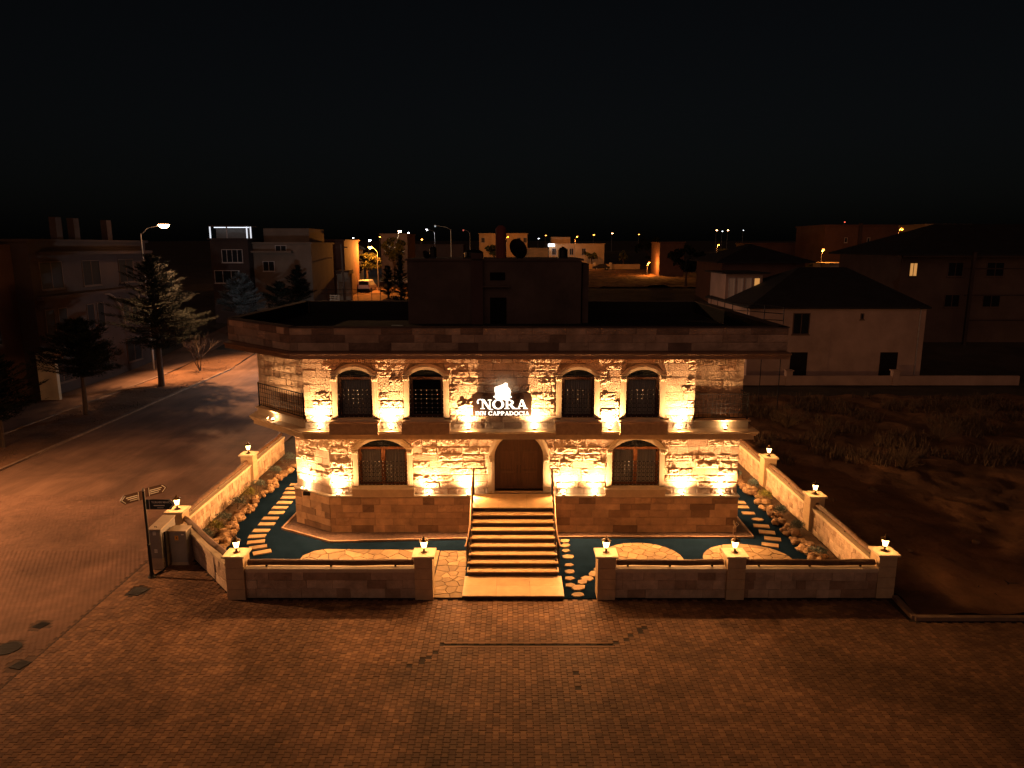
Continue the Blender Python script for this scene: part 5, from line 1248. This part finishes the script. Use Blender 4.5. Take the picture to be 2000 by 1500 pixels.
t, wl, rf = bld('house', X(1022, 160, 8), X(1070, 160, 8), 160, 168, at(0, 486, 160)[1], 'orange', 'small flat orange lit annexe right of the satellite dish')
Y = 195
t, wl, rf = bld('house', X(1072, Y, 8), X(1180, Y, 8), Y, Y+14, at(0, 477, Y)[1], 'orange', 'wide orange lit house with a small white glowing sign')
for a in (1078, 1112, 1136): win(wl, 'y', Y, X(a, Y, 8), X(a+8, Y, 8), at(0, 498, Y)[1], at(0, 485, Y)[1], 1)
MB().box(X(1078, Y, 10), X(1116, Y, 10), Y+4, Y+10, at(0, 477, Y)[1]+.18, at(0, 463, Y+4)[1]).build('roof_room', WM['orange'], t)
sgx = X(1077, Y-1, 11); szz = at(0, 479, Y-1)[1]
s2 = thing('shop_sign', (sgx, Y-1, szz-.4), 'small white glowing sign at the left end of the orange lit house', 'sign')
MB().box(sgx-.85, sgx+.85, Y-1, Y-.8, szz-.35, szz+.35).build('light_box', mat('light_box', (1,1,1), emit=(0.85,0.9,1.0), es=5), s2); MB().box(sgx-.05, sgx+.05, Y-.79, Y-0.02, szz-.1, szz+.1).build('bracket', M['iron'], s2)
gwl = thing('boundary_wall', (X(1215, 188, 6), 188, gz(188)), 'low lit boundary wall right of the far orange house', 'wall')
MB().box(X(1150, 188, 6), X(1250, 188, 6), 188, 188.3, gz(188)-.3, at(0, 516, 188)[1]).build('wall_run', WM['orange'], gwl)
for u in (1161, 1192): xx = X(u, 187.8, 6); MB().box(xx-.35, xx+.35, 187.4, 187.99, gz(188)-.3, at(0, 513, 188)[1]).build('gate_pillar', WM['cream'], gwl)
# right middle distance
Y = 150
t, wl, rf = bld('house', X(1288, Y, 8), X(1336, Y, 8), Y, Y+9, at(0, 474, Y)[1], 'brown', 'dim brown house beyond the dark tree mass')
t, wl, rf = bld('house', X(1410, 95, 8), X(1572, 95, 8), 95, 108, at(0, 511, 95)[1], 'brown', 'low hip roofed house just behind the white house', roof='hip', rise=2.3, eave=1.0)
t, wl, rf = bld('house', X(1468, 140, 9), X(1570, 140, 9), 140, 150, at(0, 476, 140)[1], 'brown', 'flat roofed dim house behind the low hip roof')
t, wl, rf = bld('house', X(1607, 120, 9), X(1750, 120, 9), 120, 132, at(0, 441, 120)[1], 'brown', 'big red brown flat roofed house in the right distance')
for (a, b_) in ((1646, 1652), (1690, 1696)): win(wl, 'y', 120, X(a, 120, 9), X(b_, 120, 9), at(0, 474, 120)[1], at(0, 464, 120)[1], 0)
MB().box(X(1673, 120, 10), X(1679, 120, 10), 119.7, 119.99, gz(120), at(0, 436, 120)[1]).build('chimney', WM['rose'], t)
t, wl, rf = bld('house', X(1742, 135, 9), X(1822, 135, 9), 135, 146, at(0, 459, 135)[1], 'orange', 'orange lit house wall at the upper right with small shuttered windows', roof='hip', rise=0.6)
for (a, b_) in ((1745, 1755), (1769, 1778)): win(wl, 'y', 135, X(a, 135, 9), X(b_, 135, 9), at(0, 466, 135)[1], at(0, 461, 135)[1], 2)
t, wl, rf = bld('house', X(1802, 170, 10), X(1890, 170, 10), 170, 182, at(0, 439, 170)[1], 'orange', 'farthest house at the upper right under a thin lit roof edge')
t, wl, rf = bld('shed', X(1620, 105, 7), X(1745, 105, 7), 105, 111, at(0, 516, 105)[1], 'cream', 'long low shed beyond the white house roof', cat='shed', eave=0.6)

# white house with the dark hip roof
Y = 57.8; x0, x1 = 19.35, 33.7
t, wl, rf = bld('house', x0, x1, Y, Y+12.5, 5.95, 'pale', 'pale two storey house with a black hip roof right of the inn', roof='hip', rise=3.0, eave=0.25, hipk=4.2)
win(wl, 'y', Y, X(1548, Y, 4.5), X(1581, Y, 4.5), 3.7, 5.45, 1, fm=WM['dim'])
win(wl, 'y', Y, X(1680, Y, 5), X(1687, Y, 5), at(0, 624, Y)[1], at(0, 612, Y)[1], 0, fm=WM['dim'])
MB().box(X(1543, Y, 1.5), X(1576, Y, 1.5), Y-.04, Y+.02, 0.1, at(0, 688, Y)[1]).build('door', M['iron'], wl); MB().box(X(1718, Y, 1.5), X(1752, Y, 1.5), Y-.04, Y+.02, 0.1, at(0, 688, Y)[1]).build('door', M['iron'], wl)
MB().tube([(x1-0.5, Y-.06, 0.1), (x1-0.5, Y-.06, 5.8)], 0.05, 6).build('drainpipe', M['frame'], wl)
MB().box(x0-0.02, x0+3.3, Y+7, Y+12, 5.96, 8.35).build('dormer', WM['pale'], t)
MB().box(x0-0.5, x0+3.8, Y+6.5, Y+12.5, 8.35, 8.47).build('dormer_roof', M['roofdark'], t)
for k in range(4):
    win(t, 'y', Y+7, x0+0.25+k*0.75, x0+0.85+k*0.75, 6.2, 8.0, 0, m=M['warmwin'] if k == 3 else M['curtain'])
for k in range(3): win(wl, 'x-', x0, Y+2.0+k*3.0, Y+3.0+k*3.0, 3.4, 4.8, 1, m=M['whiteglow'] if k == 1 else None)
yb0 = 53.5
gw_ = thing('boundary_wall', (24, 55, 0), 'low rendered boundary wall in front of the pale house', 'wall')
MB().box(15.5, 40, 55.0, 55.25, 0, 0.75).build('wall_run', WM['pale'], gw_)
for xx in (21.8, 30.2): MB().box(xx-.25, xx+.25, 54.9, 55.35, 0, 1.15).box(xx-.32, xx+.32, 54.82, 55.43, 1.15, 1.22).build('wall_pillar', WM['pale'], gw_)
fr = thing('terrace_railing', (17.6, 52, 4), 'thin dark railing on posts between the inn roof and the pale house', 'railing')
tr_pts = [(X(1388, 60, 5.5), 60), (X(1430, 54, 5.6), 54), (X(1530, 46, 6), 46)]
zc_ = [(at(1388, 577, 60)[1], at(1388, 610, 60)[1]), (at(1435, 590, 54)[1], at(1435, 620, 54)[1]), (at(1530, 600, 46)[1], at(1530, 626, 46)[1])]
for k in range(2):
    for f in (0, .5, 1):
        za_ = zc_[k][0]*(1-f)+zc_[k][1]*f; zb2 = zc_[k+1][0]*(1-f)+zc_[k+1][1]*f
        MB().tube([(*tr_pts[k], za_), (*tr_pts[k+1], zb2)], 0.03, 5).build('rail', M['iron'], fr)
for k in range(2):
    for f in (0, .33, .66, 1):
        p = Vector((*tr_pts[k], 0)).lerp(Vector((*tr_pts[k+1], 0)), f); za_ = zc_[k][0]*(1-f)+zc_[k+1][0]*f
        MB().tube([(p.x, p.y, 0), (p.x, p.y, za_)], 0.03, 5).build('post', M['iron'], fr)
# dark building with scaffold at the far right
Y = 74; x0 = X(1762, Y, 10)
t, wl, rf = bld('house', x0, x0+24, Y, Y+14, 10.0, 'dim', 'large dark hip roofed building with balconies at the right edge', roof='hip', rise=3.2, eave=1.0, cat='building')
win(wl, 'y', Y, X(1777, Y, 9), X(1793, Y, 9), at(0, 540, Y)[1], at(0, 513, Y)[1], 1, m=M['warmwin'], fm=WM['dim'])
for (a, b_) in ((1850, 1880), (1925, 1960)):
    for (c, d) in ((540, 512), (600, 575)): win(wl, 'y', Y, X(a, Y, 8), X(b_, Y, 8), at(0, c, Y)[1], at(0, d, Y)[1], 1, fm=WM['dim'])
for v in (501, 525, 577, 626): z_ = at(0, v, Y-1.2)[1]; MB().box(X(1870 if v > 510 else 1752, Y, z_), X(2010, Y, z_), Y-1.3, Y-1.15, z_-.05, z_+.08).build('balcony_rail', WM['rose'], t)
MB().box(X(1893, Y-1.4, 7), X(1893, Y-1.4, 7)+.3, Y-1.6, Y-1.31, 0, at(0, 492, Y)[1]).build('downpipe', WM['rose'], t)
# boundary masonry left of the inn far side
t, wl, rf = bld('house', X(800, 230, 8), X(905, 230, 8), 230, 240, at(0, 478, 230)[1], 'dim', 'far dark block seen between the thin street lamps')

# ------------------------------------------------------------------ street lamps
def street_lamp(x, y, z0, h, arm, colr, power, es, label, head=0.28, r_=0.07, armx=1, light=True, rise=0.25, blade=True, spot=None):
    t = thing('street_lamp', (x, y, z0), label, 'street lamp', 'street lamps')
    MB().tube([(x, y, z0), (x, y, z0+h*.5), (x, y, z0+h-0.5)], [r_*1.3, r_, r_*.6], 8).build('pole', M['galv'], t)
    e = Vector((x+arm*armx, y, z0+h+rise)); MB().tube([(x, y, z0+h-0.6), (x+arm*armx*.3, y, z0+h-.05), e], r_*.45, 6).build('arm', M['galv'], t)
    MB().lathe([(head*.3, .14),(head, .05),(head*1.05, 0.0)], e, 10).build('lamp_head', M['galv'], t)
    gm = mat('lamp_lens', colr, emit=colr, es=es); MB().lathe([(head*.9, -.012),(head*.8, -.14),(head*.5, -.26),(head*.1, -.32)], e, 10).build('lens', gm, t)
    if light:
        l = bpy.data.lights.new('lamp_light', 'SPOT' if spot else 'POINT'); l.energy = power; l.color = colr; l.shadow_soft_size = 0.15
        lo = bpy.data.objects.new('lamp_light', l); col.objects.link(lo); lo.parent = t; lo.location = e - Vector((x, y, z0)) - Vector((0, 0, .4))
        if spot: l.spot_size = rad(spot[0]); l.spot_blend = 0.6; lo.rotation_euler = (-Vector(spot[1])).to_track_quat('Z', 'Y').to_euler()
SOD = (1.0, 0.33, 0.05); WRM = (1.0, 0.48, 0.20); CWH = (0.85, 0.9, 1.0)
street_lamp(-31.4, 61.4, 0.03, 12.3, 2.0, WRM, 26000, 60, 'tall street lamp with a glowing head above the cedar on the left', head=0.5, spot=(112, (0.85, -0.35, -1)))
street_lamp(-27.5, 23.5, 0.03, 9.0, 2.2, WRM, 13000, 50, 'street lamp on the near left verge just outside the frame', spot=(125, (0.35, 0.1, -1)))
def lampat(u, v, Y, base, colr, power, es, label, arm=0.6, ax=1, head=.22, light=True):
    x, z = at(u, v, Y); z0 = gz(Y); street_lamp(x-arm*ax, Y, z0, z-z0-.25+.15, arm, colr, power, es, label, head, .08, ax, light)
lampat(723, 484, 112, 0, SOD, 6500, 90, 'bright orange sodium street lamp beside the leafy tree', arm=1.1, ax=-1, head=.34)
lampat(781, 452, 140, 0, (1.0,.72,.42), 1500, 70, 'warm white street lamp high above the dark trees', arm=.4, head=.36)
lampat(722, 470, 170, 0, CWH, 300, 60, 'cool white lamp just above the sodium lamp', arm=.3, head=.3, light=False)
lampat(798, 455, 230, 0, CWH, 300, 40, 'small cool white lamp right of the warm white one', arm=.3, head=.3, light=False)
lampat(834, 449, 190, 0, CWH, 900, 30, 'thin street lamp left of the first pair behind the tower', arm=2.0, ax=-1, head=.22)
lampat(850, 442, 150, 0, (.5,.6,.7), 0, 0.6, 'tall unlit lamp pole behind the left end of the tower', arm=3.2, ax=-1, light=False)
lampat(905, 450, 170, 0, (1.,.2,.15), 0, 0.5, 'thin pole with a tiny red light behind the tower', arm=1.5, ax=-1, light=False)
lampat(824, 468, 240, 0, SOD, 0, 30, 'small orange far lamp left of the tower', arm=.3, light=False, head=.28)
lampat(1196, 456, 420, 0, WRM, 0, 30, 'single far lamp on the horizon right of the orange house', arm=.3, light=False, head=.55)
lampat(1400, 450, 400, 0, WRM, 0, 32, 'left lamp of the bright pair on the right horizon', arm=.3, light=False, head=.5)
lampat(1422, 450, 400, 0, WRM, 0, 32, 'right lamp of the bright pair on the right horizon', arm=.3, light=False, head=.5)
lampat(1411, 452, 420, 0, CWH, 0, 10, 'faint lamp between the bright pair on the horizon', arm=.3, light=False, head=.4)
lampat(1248, 458, 420, 0, SOD, 0, 10, 'faint orange lamp on the horizon beyond the dark tree', arm=.3, light=False, head=.5)
lampat(1160, 459, 380, 0, SOD, 0, 12, 'orange lamp on the horizon above the orange house', arm=.3, light=False, head=.6)
lampat(1066, 460, 400, 0, SOD, 0, 14, 'small orange lamp low on the horizon left of the orange house sign', arm=.3, light=False, head=.5)
lampat(1052, 466, 330, 0, CWH, 0, 8, 'small white lamp on the horizon right of the satellite dish', arm=.3, light=False, head=.35)
lampat(742, 463, 300, 0, SOD, 0, 16, 'small orange lamp on the horizon just right of the sodium lamp', arm=.3, light=False, head=.4)
lampat(690, 465, 260, 0, CWH, 0, 12, 'small white lamp on the horizon above the columned house', arm=.3, light=False, head=.3)
lampat(1650, 434, 300, 0, (1.,.12,.06), 0, 3, 'tiny red lamp above the big red brown house', arm=.3, light=False, head=.3)
lampat(1452, 450, 420, 0, CWH, 0, 6, 'faintest lamp on the right horizon', arm=.3, light=False, head=.35)
lampat(1100, 484, 190, 0, CWH, 120, 40, 'small white lamp in front of the orange lit house', arm=.3, head=.2)
lampat(1128, 462, 180, 0, SOD, 2200, 0.8, 'dark headed street lamp lighting the wide orange house', arm=.6, head=.25)
lampat(1268, 512, 152, 0, SOD, 2600, 0.8, 'dark headed lamp over the orange lit earth beyond the inn roof', arm=.4, head=.2)
lampat(1608, 488, 108, 0, SOD, 800, 6, 'thin pole lamp in front of the big red brown house', arm=.2, head=.2)
lampat(1762, 447, 126, 0, SOD, 2200, 0.8, 'street lamp lighting the shuttered wall at the upper right', arm=.6, head=.25)
lampat(1404, 478, 160, 0, SOD, 1200, 0.8, 'lamp over the yellow lit bush', arm=.4, head=.2)
lampat(992, 462, 170, 0, SOD, 900, 0.8, 'lamp hidden behind the roof chimney', arm=.4, head=.2)
lampat(604, 632, 62, 0, CWH, 2200, 3, 'added cool lamp hidden behind the inn to light the blue spruce', arm=.3, head=.14)  # unseen lamp added to brighten the spruce
# utility poles
def upole(u, vt, Y, lean, label):
    z0 = gz(Y); x = X(u, Y, z0+3); zt_ = at(u, vt, Y)[1]; t = thing('utility_pole', (x, Y, z0), label, 'pole', 'utility poles behind the inn roof')
    MB().tube([(x, Y, z0-.2), (x+lean, Y, zt_)], [.17, .12], 8).build('shaft', WM['tan'], t); MB().box(x+lean-.8, x+lean+.8, Y-.06, Y+.06, zt_-.5, zt_-.38).build('crossarm', WM['dim'], t)
upole(673, 476, 92, -.2, 'tall pale utility pole nearest the van')
upole(638, 497, 94, 0.1, 'shorter dark utility pole in front of the columned house')
# wooden pallet leaning, fence rails
Yp = 86; xx = X(655, Yp, 3); zz = gz(Yp)
pt = thing('wooden_pallet', (xx, Yp, zz), 'pale wooden pallet leaning behind the inn roof left of the van', 'pallet')
zt_ = at(0, 576, Yp)[1]
for k in range(5): MB().bar((xx-.6, Yp+.02*k, zt_-1.1+k*.26), (xx+.6, Yp+.02*k, zt_-1.16+k*.26), .03, .14).build('slat', WM['cream'], pt)
for k in (-.5, 0, .5): MB().box(xx+k-.04, xx+k+.04, Yp+.09, Yp+.17, zz, zt_).build('bearer', WM['cream'], pt)
fc = thing('rail_fence', (X(700, 90, 4), 90, gz(90)), 'thin dark rail fence in front of the van', 'fence')
for v in (566, 574): z_ = at(0, v, 90)[1]; MB().tube([(X(620, 90, z_), 90, z_), (X(745, 90, z_), 90, z_)], .03, 5).build('rail', M['iron'], fc)
for u in (640, 672, 700, 727, 744): x_ = X(u, 90, 3); MB().tube([(x_, 90, gz(90)-.2), (x_, 90, at(0, 562, 90)[1])], .035, 5).build('post', M['iron'], fc)
sheet('lit_yard', X(600, 92, 3), X(800, 92, 3), 92, 125, 0.02, M['street'], 4, 8)
sheet('far_earth', X(1120, 130, 4), X(1400, 130, 4), 118, 180, 0.03, M['dirt'], 40, 30, 0.5)

# ------------------------------------------------------------------ vehicles
M['carwhite'] = mat('white_car_paint', (0.70,0.69,0.66), None, 0.35, 3, 0.05, spec=0.5)
M['cardark'] = mat('grey_car_paint', (0.02,0.018,0.017), None, 0.5, 3, 0.05, spec=0.15)
M['tyre'] = mat('tyre_rubber', (0.02,0.02,0.02), None, 0.9)
M['redlens'] = mat('red_tail_lamp', (0.5,0.03,0.02), None, 0.3)
def vehicle(name, x, y, z0, rz, prof, wd, paint, label, cat, wins, wheels=(.75, 3.3), rear=True):
    """side profile (along +y from the rear) as list of (y, z); width wd"""
    t = thing(name, (0, 0, 0), label, cat)
    n_ = len(prof); b = MB(); vs = []
    for sx, ins in ((-1, 0.0), (1, 0.0)):
        for (yy, zz2) in prof: vs.append((sx*(wd/2 - max(0, (zz2-0.95))*0.13), yy, zz2))
    fs = [(i, (i+1) % n_, n_+(i+1) % n_, n_+i) for i in range(n_)]
    b.add(vs, fs); loops = [[Vector((0, p[0], p[1])) for p in prof]]
    tri = tessellate_polygon(loops); b.f += [tuple(q) for q in tri] + [tuple(i+n_ for i in q)[::-1] for q in tri]
    b.build('body', paint, t)
    for (nm, m, fn) in wins: fn().build(nm, m, t)
    for wy in wheels:
        for sx in (-1, 1):
            w_ = MB().tube([(sx*(wd/2-.2), wy, .33), (sx*(wd/2+.02), wy, .33)], .33, 16).build('wheel', M['tyre'], t); MB().tube([(sx*(wd/2+.021), wy, .33), (sx*(wd/2+.03), wy, .33)], .19, 10).build('rim', M['galv'], w_)
    t.location = (x, y, z0); t.rotation_euler = (0, 0, rz); return t
vp = [(0.0,.35),(-.02,.55),(0.0,1.05),(.12,1.75),(.3,1.86),(2.6,1.86),(3.3,1.2),(4.1,1.02),(4.3,.8),(4.3,.35)]
Y = 110; vx = X(710, Y, 5)
vehicle('parked_van', vx, Y, gz(Y)+0.03, rad(-4), vp, 1.82, M['carwhite'], 'small white van seen from behind in the lit yard', 'van', [
 ('rear_window', M['glass'], lambda: MB().add([(-.74,-.012,1.14),(.74,-.012,1.14),(.70,.082,1.66),(-.70,.082,1.66),(-.74,.03,1.14),(.74,.03,1.14),(.70,.12,1.66),(-.70,.12,1.66)], [(0,1,2,3),(4,7,6,5),(0,4,5,1),(1,5,6,2),(2,6,7,3),(3,7,4,0)])),
 ('number_plate', M['white'], lambda: MB().box(-.26, .26, -.05, -.02, .78, .90)), ('bumper', M['tyre'], lambda: MB().box(-.92, .92, -.10, -.001, .34, .56)),
 ('tail_lamp', M['redlens'], lambda: MB().box(-.91, -.80, -.04, .06, .85, 1.2)), ('tail_lamp', M['redlens'], lambda: MB().box(.80, .91, -.04, .06, .85, 1.2)),
 ('side_window', M['glass'], lambda: MB().box(.795, .83, .5, 2.4, 1.2, 1.6)), ('side_window', M['glass'], lambda: MB().box(-.83, -.795, .5, 2.4, 1.2, 1.6))])
cp_ = [(0.0,.3),(0.0,.85),(.5,.95),(1.1,1.42),(2.5,1.42),(3.2,.98),(4.2,.82),(4.3,.3)]
Y = 184; cx_ = X(1190, Y, 6)
vehicle('parked_car', cx_, Y, gz(Y), rad(90), cp_, 1.7, M['cardark'], 'dark car parked in front of the lit boundary wall of the orange house', 'car', [
 ('side_window', M['glass'], lambda: MB().box(.80, .83, .9, 2.9, .98, 1.32)), ('side_window', M['glass'], lambda: MB().box(-.83, -.80, .9, 2.9, .98, 1.32)), ('headlight', M['frame'], lambda: MB().box(-.7, -.4, 4.28, 4.33, .6, .72)), ('headlight', M['frame'], lambda: MB().box(.4, .7, 4.28, 4.33, .6, .72))])
print('objects', len(bpy.data.objects), 'tris', sum(len(p.vertices)-2 for o in bpy.data.objects if o.type == 'MESH' for p in o.data.polygons))
